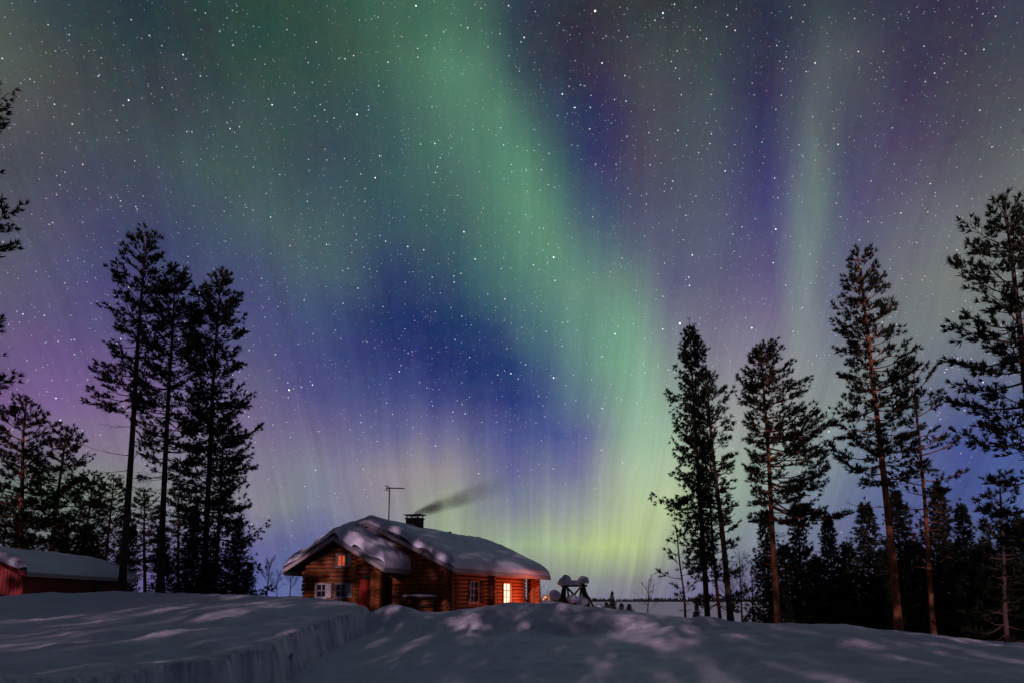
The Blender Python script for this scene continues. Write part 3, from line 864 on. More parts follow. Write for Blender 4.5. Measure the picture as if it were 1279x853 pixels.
def bg(kind, i, bpx, tpx, tpy, Y, label, group, rz, wide=1.0):
    base = at(bpx, 760, Y); z = gz(base.x, Y); top = at(tpx, tpy, Y)
    H = top.z - z + 0.15
    key = (kind, i)
    s = H / 10.0
    if group == 'spruces along the lake slope': wide *= 1.2
    if key not in roots:
        g = (bg_pine if kind == 'pine' else bg_spruce)[i]
        r = plant(kind + '_tree', g, (base.x, Y, z - .15), label, kind + ' tree', group, kind + '_bark', kind + '_needles')
        roots[key] = r
        r.scale = (s * wide, s * wide, s); r.rotation_euler = (0, 0, rz)
    else:
        r = copy_tree(roots[key], (base.x, Y, z - .15), rz, (s * wide, s * wide, s), label, group=group)
    tilt = math.atan2(top.x - base.x, H)
    r.rotation_euler = (0, tilt, rz)
    return r


L_ = BG_GROUP_L
bg('pine', 0, 22, 40, 498, 50, 'tallest pine right behind the red shed, at the left', L_, 0.4)
bg('pine', 1, 57, 66, 536, 52, 'second tall pine behind the red shed, close right of the tallest', L_, 2.1)
bg('pine', 2, 92, 95, 588, 54, 'small pointed pine behind the middle of the red shed', L_, 4.0)
bg('pine', 1, -6, -4, 618, 50, 'pine half cut by the left edge, behind the red shed', L_, 5.0)
bg('pine', 0, 126, 140, 594, 52, 'pine behind the far end of the red shed, left of the tallest trunk', L_, 3.0)
bg('pine', 2, 180, 178, 612, 50, 'dense low pine between the two bare trunks of the left trio', L_, 1.0, 1.1)
bg('pine', 1, 222, 224, 604, 52, 'dense low pine right of the middle trunk of the left trio', L_, 0.2, 1.1)
bg('spruce', 0, 205, 203, 655, 47, 'low spruce at the foot of the middle pine of the left trio', L_, 0.7, 1.3)
bg('spruce', 1, 238, 236, 630, 46, 'low broad spruce just left of the dark pine nearest the cabin', L_, 1.9, 1.3)
bg('spruce', 2, 290, 292, 640, 44, 'low spruce under the right side of the left trio', L_, 2.9, 1.2)
bg('spruce', 0, 306, 306, 700, 47, 'small bushy spruce alone between the left trio and bare birches', L_, 3.9, 1.9)
bg('spruce', 1, 150, 150, 650, 56, 'low spruce behind the trunk of the tallest left pine', L_, 4.4, 1.4)
bg('spruce', 2, 70, 70, 640, 60, 'low spruce deep behind the ridge of the red shed', L_, 5.4, 1.5)
bg('spruce', 0, 110, 112, 650, 61, 'low spruce deep behind the far half of the shed roof', L_, 0.1, 1.5)
bg('spruce', 1, 28, 28, 640, 60, 'low spruce deep behind the near half of the shed roof', L_, 0.9, 1.5)
bg('spruce', 2, 262, 262, 668, 52, 'short spruce deep between the trunks nearest the cabin', L_, 1.9, 1.5)
R_ = BG_GROUP_R
bg('spruce', 0, 962, 957, 632, 43, 'narrow spruce directly behind the reddish leaning pine trunk', R_, 0.3, 0.95)
bg('spruce', 1, 1004, 998, 622, 44, 'spruce just right of the one sided pine', R_, 1.3, 0.9)
bg('spruce', 2, 1046, 1041, 634, 45, 'spruce halfway between the one sided pine and the tallest pine', R_, 2.3, 0.95)
bg('spruce', 0, 1092, 1088, 623, 46, 'broad spruce left of the tallest orange trunk', R_, 3.3, 1.15)
bg('spruce', 1, 1128, 1120, 604, 47, 'spruce behind the tallest orange trunk', R_, 4.3, 1.0)
bg('spruce', 2, 1172, 1166, 596, 46, 'spruce behind the slender loose crowned pine', R_, 5.3, 0.9)
bg('spruce', 0, 1212, 1205, 624, 40, 'dense dark spruce between slender pine and right edge pines', R_, 0.8, 1.0)
bg('spruce', 1, 1290, 1284, 640, 36, 'spruce cut by the right edge under the near boughs', R_, 1.8, 1.1)
bg('spruce', 2, 1070, 1066, 672, 52, 'short spruce in the gap left of the broad spruce', R_, 2.8, 1.3)
bg('spruce', 1, 1148, 1146, 668, 54, 'short spruce deep between the tallest and slender pines', R_, 0.8, 1.5)
bg('spruce', 0, 1188, 1186, 672, 55, 'short spruce deep right of the slender pine', R_, 0.2, 1.5)
bg('spruce', 2, 1238, 1236, 668, 50, 'short spruce deep behind the mid height right edge pine', R_, 4.2, 1.4)
bg('spruce', 1, 1024, 1022, 690, 55, 'short spruce deep between the two lake side spruces', R_, 3.1, 1.4)

bg('spruce', 0, 984, 982, 676, 56, 'short spruce deep behind the one sided pine, right of its trunk', R_, 0.6, 1.5)
bg('spruce', 1, 1108, 1106, 684, 57, 'short spruce deep between broad spruce and tallest orange trunk', R_, 1.6, 1.6)
bg('spruce', 2, 1132, 1131, 700, 40, 'low spruce hugging the foot of the tallest orange trunk', R_, 2.6, 1.5)
bg('spruce', 0, 1160, 1159, 704, 39, 'low spruce hugging the foot of the slender pine', R_, 3.6, 1.5)
bg('spruce', 1, 1222, 1221, 690, 36, 'low spruce in front of the dense dark spruce', R_, 4.6, 1.4)
bg('spruce', 2, 1250, 1249, 650, 38, 'spruce close left of the mid height pine at the right edge', R_, 5.6, 1.0)
bg('spruce', 0, 1272, 1271, 690, 33, 'low spruce in the bottom right corner of the wood', R_, 0.9, 1.5)
bg('spruce', 1, 1056, 1055, 706, 48, 'low spruce just left of the foot of the broad spruce', R_, 2.0, 1.6)
bg('spruce', 2, 1016, 1015, 712, 47, 'low spruce right of the lake side spruce beside the one sided pine', R_, 3.0, 1.5)

# bare birches
BG_B = 'bare birches'


def birch(seed, bpx, bpy_, tpx, tpy, Y, label, **kw):
    a = at(bpx, bpy_, Y); z = gz(a.x, Y) if Y < 100 else LAKE_Z
    top = at(tpx, tpy, Y)
    g = birch_geo(seed, top.z - z + .1, 0.011 * (top.z - z) + 0.01, **kw)
    return plant('birch_tree', g, (a.x, Y, z - .1), label, 'birch tree', BG_B, 'birch_bark', None)


birch(301, 333, 745, 334, 697, 52, 'bare birch right of the small bushy spruce, left of the cabin')
birch(302, 362, 745, 361, 707, 50, 'bare birch close under the left roof eave of the cabin', nb=18)
birch(303, 346, 745, 347, 715, 56, 'smaller bare birch between two birches beside the cabin', nb=18)
birch(304, 808, 765, 809, 722, 47, 'lone little bare birch in front of the open lake', nb=18, spread=0.26)
birch(305, 927, 775, 928, 688, 46, 'bare birch behind the slim leaning pine by the lake')
birch(306, 941, 775, 940, 696, 48, 'bare birch just left of the reddish pine trunk', nb=22)
birch(307, 912, 775, 906, 700, 50, 'slight bare birch behind the low bushy young pine', nb=20)
birch(308, 675, 745, 675, 733, 62, 'tiny bare bush birch between the cabin corner post and swing frame', nb=12)

# small young spruces on the lake shore
YS = 'young spruces at the lake edge'


def young(i, bpx, tpx, tpy, Y, label, wide):
    return bg('spruce', i, bpx, tpx, tpy, Y, label, YS, 0.5 * i + bpx, wide)


young(0, 765, 765, 737, 45, 'tallest young spruce standing before the lake, right of the swing frame', 1.3)
young(1, 776, 776, 752, 46, 'little spruce right beside the tallest young spruce', 2.2)
young(2, 787, 787, 753, 45, 'little bushy spruce between young spruce and the lone birch', 2.4)
young(0, 757, 757, 751, 44, 'little spruce left beside the tallest young spruce', 2.4)
young(1, 870, 870, 752, 40, 'little spruce at the foot of the tall narrow spruce', 1.6)

# unseen pines behind the photographer that dapple the light; left ones added as shade
bk_src = roots[('pine', 0)]
for k, (x, y, s, rz) in enumerate(((-14.5, -31, 1.9, .3), (-19.5, -36, 2.0, 0.9), (-12.6, -22, 1.5, 2.0), (-7.2, -24, 1.7, 1.3), (-2.6, -33, 2.0, 2.2), (1.5, -21, 1.6, 3.1), (6.5, -28, 1.9, 4.4), (10.5, -19, 1.6, 5.9), (-10, -44, 2.1, 0.9), (0, -46, 2.0, 1.9), (13, -40, 2.0, 2.9), (-24.5, -13, 2.7, 2.0), (-28, -17, 2.8, 0.4), (-32, -12, 2.7, 1.2), (-22.5, -20, 2.6, 5.5), (-38.6, -15, 2.7, 3.0), (-41, -13, 2.7, 4.0), (-46, -16, 2.8, 5.0))):
    src = roots[('pine', k % 3)]
    copy_tree(src, (x, y, gz(x, y) - .1), rz, (s * .9, s * .9, s), 'tall pine behind the camera that dapples the low light', group='pines behind the camera')

for k, (x, y, s, rz) in enumerate(((-9.4, -10, .60, .2), (-7.9, -11, .66, 1.1), (-6.5, -10, .58, 2.3), (-4.6, -11, .64, 3.2), (-3.2, -10, .60, 4.0), (-1.6, -10.5, .62, 5.2), (0.9, -10, .58, 0.8))):  # unseen spruces added to shade the foreground, kept low so the heap stays lit
    copy_tree(roots[('spruce', k % 3)], (x, y, gz(x, y) - .1), rz, (s * 1.35, s * 1.35, s), 'low unseen spruce added behind the camera to shade the foreground', group='foreground shade spruces added behind the camera')
for x, y, rz in ((-16.2, -8, .4), (-13.0, -9.5, 1.7), (-10.4, -8, 2.9), (-9.2, -10, 4.2), (-4.6, -9, 5.0), (2.6, -10, 0.9), (7.5, -8, 2.2)):  # unseen widened copies, added to throw trunk shadows on cabin and snow
    copy_tree(shade_src, (x, y, gz(x, y) - .1), rz, (1.7, 1.7, 1.3), 'unseen long trunked pine added behind the camera for its trunk shadow', group='trunk shadow pines added behind the camera')
for k, (x, y, s, rz) in enumerate(((-23.0, -8, 2.2, .3), (-26.2, -10, 2.5, 1.6), (-29.5, -8, 2.4, 2.7))):  # unseen blockers added to keep the low light off the left trunks
    copy_tree(roots[('spruce', k % 3)], (x, y, gz(x, y) - .1), rz, (s * 1.15, s * 1.15, s), 'big unseen spruce added behind the camera to shade the left trees', group='left shade spruces added behind the camera')

# ------------------------------------------------------------------ log cabin
ROT = R(-22.5)
FLOOR = 1.0
cab = empty('log_cabin', (-3.02, 36.0, FLOOR), ROT)
tag(cab, 'log cabin with thick snow on its roof and one glowing window', 'cabin')
EAVE, SL, HW, LEN = 2.55, 0.4775, 5.55, 15.16          # main roof: eave height, slope, half width, length
MU = -HW                                               # ridge line of the main roof
RIDGE = EAVE + SL * HW
WL, WR, WEAVE, WSL, WV0, WV1 = -9.72, -3.18, 2.55, 0.53, -1.8, 1.25   # front wing roof
WU, WHW = (WL + WR) / 2, (WR - WL) / 2
WRIDGE = WEAVE + WSL * WHW
rngC = random.Random(4)
LR = 0.108                                             # log radius


def log_wall(name, along, fixed, a0, a1, z0, z1, openings=(), limit=None, ext=(0.0, 0.0), mat='log', parent=cab):
    """stack of round logs along one axis; openings = (a, b, z, z) cut out; limit(z) clips a gable"""
    mb = MB(); seam = MB()
    z = z0 + LR; k = 0
    while z < z1:
        lo, hi = a0, a1
        if limit:
            l2 = limit(z + LR)
            lo, hi = max(lo, l2[0]), min(hi, l2[1])
        else:
            lo -= ext[0] * rngC.uniform(0.85, 1.1); hi += ext[1] * rngC.uniform(0.85, 1.1)
        if hi - lo > 0.15:
            segs = [(lo, hi)]
            for (oa, ob, oz0, oz1) in openings:
                if oz0 - LR * 0.6 < z < oz1 + LR * 0.6:
                    ns = []
                    for s0, s1 in segs:
                        if ob <= s0 or oa >= s1: ns.append((s0, s1)); continue
                        if oa - s0 > 0.05: ns.append((s0, oa))
                        if s1 - ob > 0.05: ns.append((ob, s1))
                    segs = ns
            for s0, s1 in segs:
                r = LR * rngC.uniform(0.98, 1.07); off = rngC.uniform(-0.012, 0.012)
                n = max(2, int((s1 - s0) / 1.2))
                pts = []
                for i in range(n + 1):
                    a = s0 + (s1 - s0) * i / n
                    w = rngC.uniform(-0.006, 0.006)
                    pts.append((a, fixed + off + w, z + w) if along == 'u' else (fixed + off + w, a, z + w))
                mb.tube(pts, r, 12)
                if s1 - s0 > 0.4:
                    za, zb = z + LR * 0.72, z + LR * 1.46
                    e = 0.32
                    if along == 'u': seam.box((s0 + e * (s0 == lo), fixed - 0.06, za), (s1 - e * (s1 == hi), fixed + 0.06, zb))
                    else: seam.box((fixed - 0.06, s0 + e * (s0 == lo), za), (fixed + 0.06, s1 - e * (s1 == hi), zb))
        z += LR * 2.10; k += 1
    w = mb.build(name, M[mat], parent, smooth=False)
    seam.build('seam_shade_strip', M['dark_wood'], w)  # dark strips that put the shade between the logs into colour
    return w


def shade_flat_smooth(o):
    o.data.polygons.foreach_set('use_smooth', np.array([len(p.vertices) == 4 for p in o.data.polygons]))


def window(u0, u1, z0, z1, plane, axis, pane_mat, nx=2, nz=3, shutter=None, frame='white_paint', out=-1):
    """framed window standing proud of the logs; axis 'u' faces -v, axis 'v' faces +u"""
    def b3(mb, a0, a1, c0, c1, d0, d1):       # a along the wall, c height, d depth (positive = outwards)
        if axis == 'u': mb.box((a0, plane - d1, c0), (a1, plane - d0, c1))
        else: mb.box((plane + d0, a0, c0), (plane + d1, a1, c1))
    t = 0.085
    f = MB()
    b3(f, u0 - t, u0, z0 - t, z1 + t, 0.02, LR + 0.05); b3(f, u1, u1 + t, z0 - t, z1 + t, 0.02, LR + 0.05)
    b3(f, u0, u1, z1, z1 + t, 0.02, LR + 0.048); b3(f, u0, u1, z0 - t, z0, 0.02, LR + 0.048)
    win = f.build('window', M[frame], cab)
    p = MB(); b3(p, u0, u1, z0, z1, 0.03, 0.045)
    p.build('pane', M[pane_mat], win)
    g = MB(); w = 0.022
    for i in range(1, nx): a = u0 + (u1 - u0) * i / nx; b3(g, a - w, a + w, z0, z1, 0.05, 0.085)
    for i in range(1, nz): c = z0 + (z1 - z0) * i / nz; b3(g, u0, u1, c - w, c + w, 0.052, 0.083)
    g.build('glazing_bar', M[frame], win)
    s = MB(); b3(s, u0 - t - .05, u1 + t + .05, z0 - t - 0.045, z0 - t - .002, 0.02, LR + 0.14)
    s.build('sill', M[frame], win)
    if shutter:
        for a0, a1 in shutter:
            h = MB(); b3(h, a0, a1, z0 - 0.06, z1 + 0.06, LR + 0.01, LR + 0.045)
            b3(h, a0 + .06, a1 - .06, z0 + 0.04, (z0 + z1) / 2 - .03, LR + 0.046, LR + 0.06); b3(h, a0 + .06, a1 - .06, (z0 + z1) / 2 + .03, z1 - 0.04, LR + 0.046, LR + 0.06)
            h.build('shutter', M[frame], win)
    return win


# wing front wall
WV = -0.9
wlim = lambda z: (max(-8.85, WU - (WRIDGE - z) / WSL + 0.05), min(-5.50, WU + (WRIDGE - z) / WSL - 0.05))
win_l, win_r, win_a = (-8.02, -7.42, 1.15, 1.80), (-6.72, -6.12, 1.15, 1.80), (-6.70, -6.18, 2.82, 3.40)
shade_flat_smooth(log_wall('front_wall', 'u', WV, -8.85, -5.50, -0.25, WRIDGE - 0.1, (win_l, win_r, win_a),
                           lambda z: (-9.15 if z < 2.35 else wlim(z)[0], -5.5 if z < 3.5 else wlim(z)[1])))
# upper gable over the porch
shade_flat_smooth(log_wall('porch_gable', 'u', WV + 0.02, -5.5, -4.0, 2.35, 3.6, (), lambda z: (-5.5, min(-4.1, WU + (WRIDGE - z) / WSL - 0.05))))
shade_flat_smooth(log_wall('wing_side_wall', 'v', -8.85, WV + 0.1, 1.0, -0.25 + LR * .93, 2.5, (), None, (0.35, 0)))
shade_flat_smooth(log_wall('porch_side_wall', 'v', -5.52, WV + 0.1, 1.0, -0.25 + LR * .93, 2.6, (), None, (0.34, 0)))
# porch corner: stacked ends of crossing logs
pc = MB(); z = -0.1; k = 0
while z < 2.45:
    if k % 2: pc.tube([(-4.62, WV + 0.02, z), (-3.95, WV + 0.02, z)], LR * rngC.uniform(.95, 1.08), 12)
    else: pc.tube([(-4.28, WV - 0.36, z), (-4.28, WV + 0.42, z)], LR * rngC.uniform(.95, 1.08), 12)
    z += LR * 0.93; k += 1
shade_flat_smooth(pc.build('porch_post', M['log'], cab))
window(*win_l, WV, 'u', 'glass', 2, 2, [(-7.32, -7.02)])
window(*win_r, WV, 'u', 'glass', 2, 2, [(-6.02, -5.66)])
window(*win_a, WV, 'u', 'attic_lit', 2, 1, [(-6.08, -5.80)])
# red plank door in the porch
d = MB()
for i in range(10):
    z = 0.08 + i * 0.2
    d.box((-5.36, 0.0, z), (-4.50, 0.05 + 0.004 * (i % 2), z + 0.188))
door = d.build('door', M['red_door'], cab)
door.location = (0, -0.80, 0)
h = MB(); h.tube([(-4.60, -0.06, 1.0), (-4.60, -0.06, 1.16)], 0.014, 8); h.tube([(-4.60, -0.06, 1.08), (-4.60, 0.0, 1.08)], 0.012, 8)
h.build('handle', M['metal'], door)
fr = MB()
fr.box((-5.46, -0.82, 0), (-5.372, -0.72, 2.2)); fr.box((-4.488, -0.82, 0), (-4.40, -0.72, 2.2)); fr.box((-5.46, -0.822, 2.1), (-4.40, -0.722, 2.22))
fr.build('door_frame', M['dark_wood'], cab)
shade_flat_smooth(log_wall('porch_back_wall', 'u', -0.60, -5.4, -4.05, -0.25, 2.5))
fl = MB(); fl.box((-9.0, -1.25, -0.4), (-3.9, 1.0, -0.02))
fl.build('porch_floor', M['dark_wood'], cab)

# main walls
MV = 1.0
mlim = lambda z: (MU - (RIDGE - z) / SL + 0.06, MU + (RIDGE - z) / SL - 0.06)
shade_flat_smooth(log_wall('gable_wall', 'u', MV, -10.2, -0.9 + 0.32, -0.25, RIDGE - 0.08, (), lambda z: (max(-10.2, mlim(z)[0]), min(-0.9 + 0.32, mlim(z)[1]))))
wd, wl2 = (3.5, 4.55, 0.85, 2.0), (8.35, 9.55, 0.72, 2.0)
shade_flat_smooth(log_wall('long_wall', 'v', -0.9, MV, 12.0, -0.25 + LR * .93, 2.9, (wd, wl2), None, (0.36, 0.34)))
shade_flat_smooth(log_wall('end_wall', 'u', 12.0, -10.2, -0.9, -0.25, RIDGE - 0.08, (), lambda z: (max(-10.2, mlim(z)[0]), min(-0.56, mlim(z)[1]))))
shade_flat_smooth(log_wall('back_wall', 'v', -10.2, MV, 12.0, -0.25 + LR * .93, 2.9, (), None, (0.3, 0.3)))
# crossing inner wall shows its log ends halfway along the long wall
ie = MB(); z = -0.25 + LR
while z < 2.5:
    ie.tube([(-1.2, 6.55, z), (-0.55 + rngC.uniform(-.03, .03), 6.55, z)], LR, 12); z += LR * 1.86
shade_flat_smooth(ie.build('log_ends', M['log'], cab))
window(wd[0], wd[1], wd[2], wd[3], -0.9, 'v', 'glass', 2, 3, frame='window_wood')
window(wl2[0], wl2[1], wl2[2], wl2[3], -0.9, 'v', 'lit_window', 2, 3, frame='window_wood')
# corner post of the end porch
pc = MB(); z = -0.1; k = 0
while z < 2.5:
    if k % 2: pc.tube([(-1.45, 14.3, z), (-0.50, 14.3, z)], LR * rngC.uniform(.95, 1.08), 12)
    else: pc.tube([(-0.9, 13.75, z), (-0.9, 14.85, z)], LR * rngC.uniform(.95, 1.08), 12)
    z += LR * 0.93; k += 1
shade_flat_smooth(pc.build('corner_post', M['log'], cab))

# roofs
def roof(name, um, hw, eave, sl, v0, v1, th=0.10, rake='grey_board'):
    rz = eave + sl * hw
    mb = MB()
    for s in (-1, 1):
        e = um + s * hw
        mb.hexa([(um, v0, rz), (e, v0, eave), (e, v1, eave), (um, v1, rz), (um, v0, rz + th), (e, v0, eave + th), (e, v1, eave + th), (um, v1, rz + th)])
    r = mb.build(name, M['dark_wood'], cab)
    for s in (-1, 1):
        e = um + s * (hw + 0.03)
        g = MB(); z0 = eave - 0.13
        g.hexa([(um, v0 - 0.06, rz - 0.14), (e, v0 - 0.06, z0 - .02), (e, v0 - 0.005, z0 - .02), (um, v0 - 0.005, rz - 0.14), (um, v0 - 0.06, rz + th - .01), (e, v0 - 0.06, eave + th - .015), (e, v0 - 0.005, eave + th - .015), (um, v0 - 0.005, rz + th - .01)])
        g.build('bargeboard', M[rake], r)
        f = MB(); a, b_ = sorted((um + s * (hw + 0.002), um + s * (hw + 0.045)))
        f.box((a, v0, eave - 0.17), (b_, v1, eave + th - 0.012))
        f.build('fascia', M[rake], r)
    return r


roof('main_roof', MU, HW, EAVE, SL, 0.0, LEN)
roof('wing_roof', WU, WHW, WEAVE, WSL, WV0, WV1)


def snow_roof(name, um, hw, eave, sl, v0, v1, T, vmin=None, seed=0, na=110, nb=90, lump=0.025, parent=cab, over=0.02, droop=0.0, rnd=0.5, tback=0.0):
    rz = eave + sl * hw + 0.10
    a = np.linspace(0, 1, na); bq = np.linspace(-1, 1, nb)
    a = 0.5 - 0.5 * np.cos(np.pi * a); bq = np.sin(bq * np.pi / 2) * 0.5 + bq * 0.5
    A, B = np.meshgrid(a, bq, indexing='ij')
    U = B * (hw + over)
    lo = v0 - over + (vmin(U) if vmin is not None else 0 * U)
    V = lo + (v1 + over - lo) * A
    V = V + 0.06 * vnoise(U * 1.3, V * 0 + seed, seed) * (1 - A)
    base = rz - sl * np.abs(U)
    crown = rz - sl * np.sqrt(U * U + 0.5) + 0.22
    e = np.minimum.reduce([(hw + over - np.abs(U)), V - lo, v1 + over - V])
    q = np.clip(e / rnd, 0, 1)
    t = np.sqrt(np.clip(1 - (1 - q) ** 2, 0, 1))
    n = 1 + 0.22 * vnoise(U * 0.45 + seed, V * 0.35, seed + 1) + 0.08 * vnoise(U * 1.1, V * 1.0, seed + 2)
    T = T + tback * np.clip(A, 0, 1) ** 1.3 * np.exp(-(U / (0.75 * hw)) ** 2)
    Z = np.minimum(base, crown + 9) * (1 - t) + np.maximum(crown, base) * t + T * t * n + t * lump * vnoise(U * 2.6, V * 2.6, seed + 3) + t * 0.008 * vnoise(U * 7, V * 7, seed + 4)
    Z = Z - droop * (1 - q)
    v = np.stack([um + U, V, Z], 2).reshape(-1, 3)
    i = np.arange(na - 1)[:, None] * nb; j = np.arange(nb - 1)[None]
    f = np.stack([i + j, i + nb + j, i + nb + j + 1, i + j + 1], 2).reshape(-1, 4)
    # underside follows the roof boards
    Zb = np.minimum(rz - sl * np.abs(U) + 0.004, Z - 0.002)
    vb = np.stack([um + U, V, Zb], 2).reshape(-1, 3)
    f = np.vstack([f, f[:, ::-1] + len(v)])
    return mesh(name, np.vstack([v, vb]), np.ascontiguousarray(f), M['roof_snow'], parent, smooth=True)


def main_edge(U):
    x = U
    return 0.04 + 0.10 * vnoise(x * 0.8, x * 0 + 2.5, 44) + 0.25 * np.exp(-((x - 1.6) / 0.9) ** 2) + 0.2 * np.exp(-((x - 3.6) / 0.5) ** 2) - 1.1 * np.exp(-((x + 2.3) / 1.5) ** 2)


snow_roof('roof_snow', MU, HW, EAVE, SL, 0.0, LEN, 0.40, main_edge, 50, 150, 120, rnd=0.6)


def wing_edge(U):
    return 0.04 + 0.10 * vnoise(U * 1.1, U * 0 + 1.5, 45)


snow_roof('roof_snow', WU, WHW, WEAVE, WSL, WV0, WV1 - 0.20, 0.48, wing_edge, 60, 80, 90, lump=0.08, tback=0.55, rnd=0.45)

# chimney with its hat, a vent pipe and the antenna
ch = MB(); ch.box((-6.05, 4.95, 4.6), (-5.15, 5.65, 6.02)); ch.box((-6.10, 4.9, 6.02), (-5.10, 5.7, 6.10))
chim = ch.build('chimney', M['brick'], cab)
cp = MB()
for x in (-6.0, -5.2):
    for y in (5.0, 5.6): cp.box((x - .03, y - .03, 6.1), (x + .03, y + .03, 6.26))
cp.box((-6.16, 4.84, 6.26), (-5.04, 5.76, 6.31))
cp.build('chimney_cap', M['metal'], chim)
cs = MB(); cs.add([(x, y, z) for z, k in ((6.312, 1.0), (6.37, .97), (6.40, .7)) for x, y in ((-5.6 - .5 * k, 5.3 - .42 * k), (-5.6 + .5 * k, 5.3 - .42 * k), (-5.6 + .5 * k, 5.3 + .42 * k), (-5.6 - .5 * k, 5.3 + .42 * k))],
                  [(3, 2, 1, 0), (8, 9, 10, 11)] + [(4 * r + k, 4 * r + (k + 1) % 4, 4 * r + 4 + (k + 1) % 4, 4 * r + 4 + k) for r in (0, 1) for k in range(4)])
vp = MB(); vp.tube([(-5.9, 10.6, 4.8), (-5.9, 10.6, 5.62)], 0.11, 12); vp.tube([(-5.9, 10.6, 5.62), (-5.9, 10.6, 5.72)], 0.16, 12)
vp.build('vent_pipe', M['metal'], cab)
an = MB(); an.tube([(-5.6, 2.3, 4.9), (-5.6, 2.3, 7.62)], 0.035, 8)
ant = an.build('antenna', M['metal'], cab)
bm_ = MB(); bm_.bar((-5.85, 2.3, 7.58), (-4.45, 2.05, 7.44), 0.04, 0.04)
for i in range(9):
    t = 0.12 + i * 0.105
    c = Vector((-5.85, 2.3, 7.58)).lerp(Vector((-4.45, 2.05, 7.44)), t)
    bm_.bar(c + Vector((0.03, .16, 0.015)), c + Vector((-0.03, -.16, 0.015)), 0.022, 0.03)
for dz in (-.12, .12): bm_.bar((-5.78, 2.05, 7.58 + dz), (-5.78, 2.55, 7.58 + dz), 0.03, 0.03)
bm_.bar((-5.78, 2.3, 7.40), (-5.78, 2.3, 7.76), 0.03, 0.03)
bm_.build('aerial_boom', M['metal'], ant)

# terrace railing with snow by the gable wall
tr = MB(); tr.box((-3.35, 0.28, 1.06), (-1.25, 0.42, 1.16)); tr.box((-3.35, 0.33, -0.2), (-3.23, 0.41, 1.06)); tr.box((-1.40, 0.33, -0.2), (-1.28, 0.41, 1.06)); tr.box((-3.3, 0.34, 0.62), (-1.3, 0.40, 0.74))
rail = tr.build('terrace_railing', M['dark_wood'], cab)


def blob(name, c, rx, ry, rz, seed, mat='snow', parent=None, flat=-1.0, amp=0.12, loc=None):
    n, m = 22, 14
    th = np.linspace(0, 2 * np.pi, n, endpoint=False); ph = np.linspace(-np.pi / 2 + .02, np.pi / 2 - .02, m)
    T_, P_ = np.meshgrid(th, ph)
    x, y, z = np.cos(P_) * np.cos(T_), np.cos(P_) * np.sin(T_), np.sin(P_)
    r = 1 + amp * (vnoise(x * 1.6 + seed, y * 1.6 + z * 1.1, seed) + 0.5 * vnoise(x * 3.4, z * 3.4 + y, seed + 1))
    z = np.maximum(z * r, flat)
    v = np.stack([c[0] + rx * x * r, c[1] + ry * y * r, c[2] + rz * z], 2).reshape(-1, 3)
    i = np.arange(m - 1)[:, None] * n; j = np.arange(n)[None]; j2 = (j + 1) % n
    f = np.stack([i + j, i + j2, i + n + j2, i + n + j], 2).reshape(-1, 4)
    faces = [tuple(q) for q in f] + [tuple(range(n - 1, -1, -1)), tuple((m - 1) * n + k for k in range(n))]
    o = mesh(name, v, faces, M[mat], parent, smooth=True)
    if loc is not None: o.location = loc
    return o


blob('railing_snow', (-2.3, 0.35, 1.16), 1.1, 0.16, 0.13, 4, parent=rail, flat=-0.02, amp=0.06)

# lamp glow in front of the end of the long wall
ld = bpy.data.lights.new('porch_lamp', 'POINT'); ld.energy = 330; ld.color = (1.0, 0.15, 0.04); ld.shadow_soft_size = 0.12
lo = bpy.data.objects.new('porch_lamp', ld); COL.objects.link(lo); lo.parent = cab; lo.location = (1.2, 10.4, 0.75)

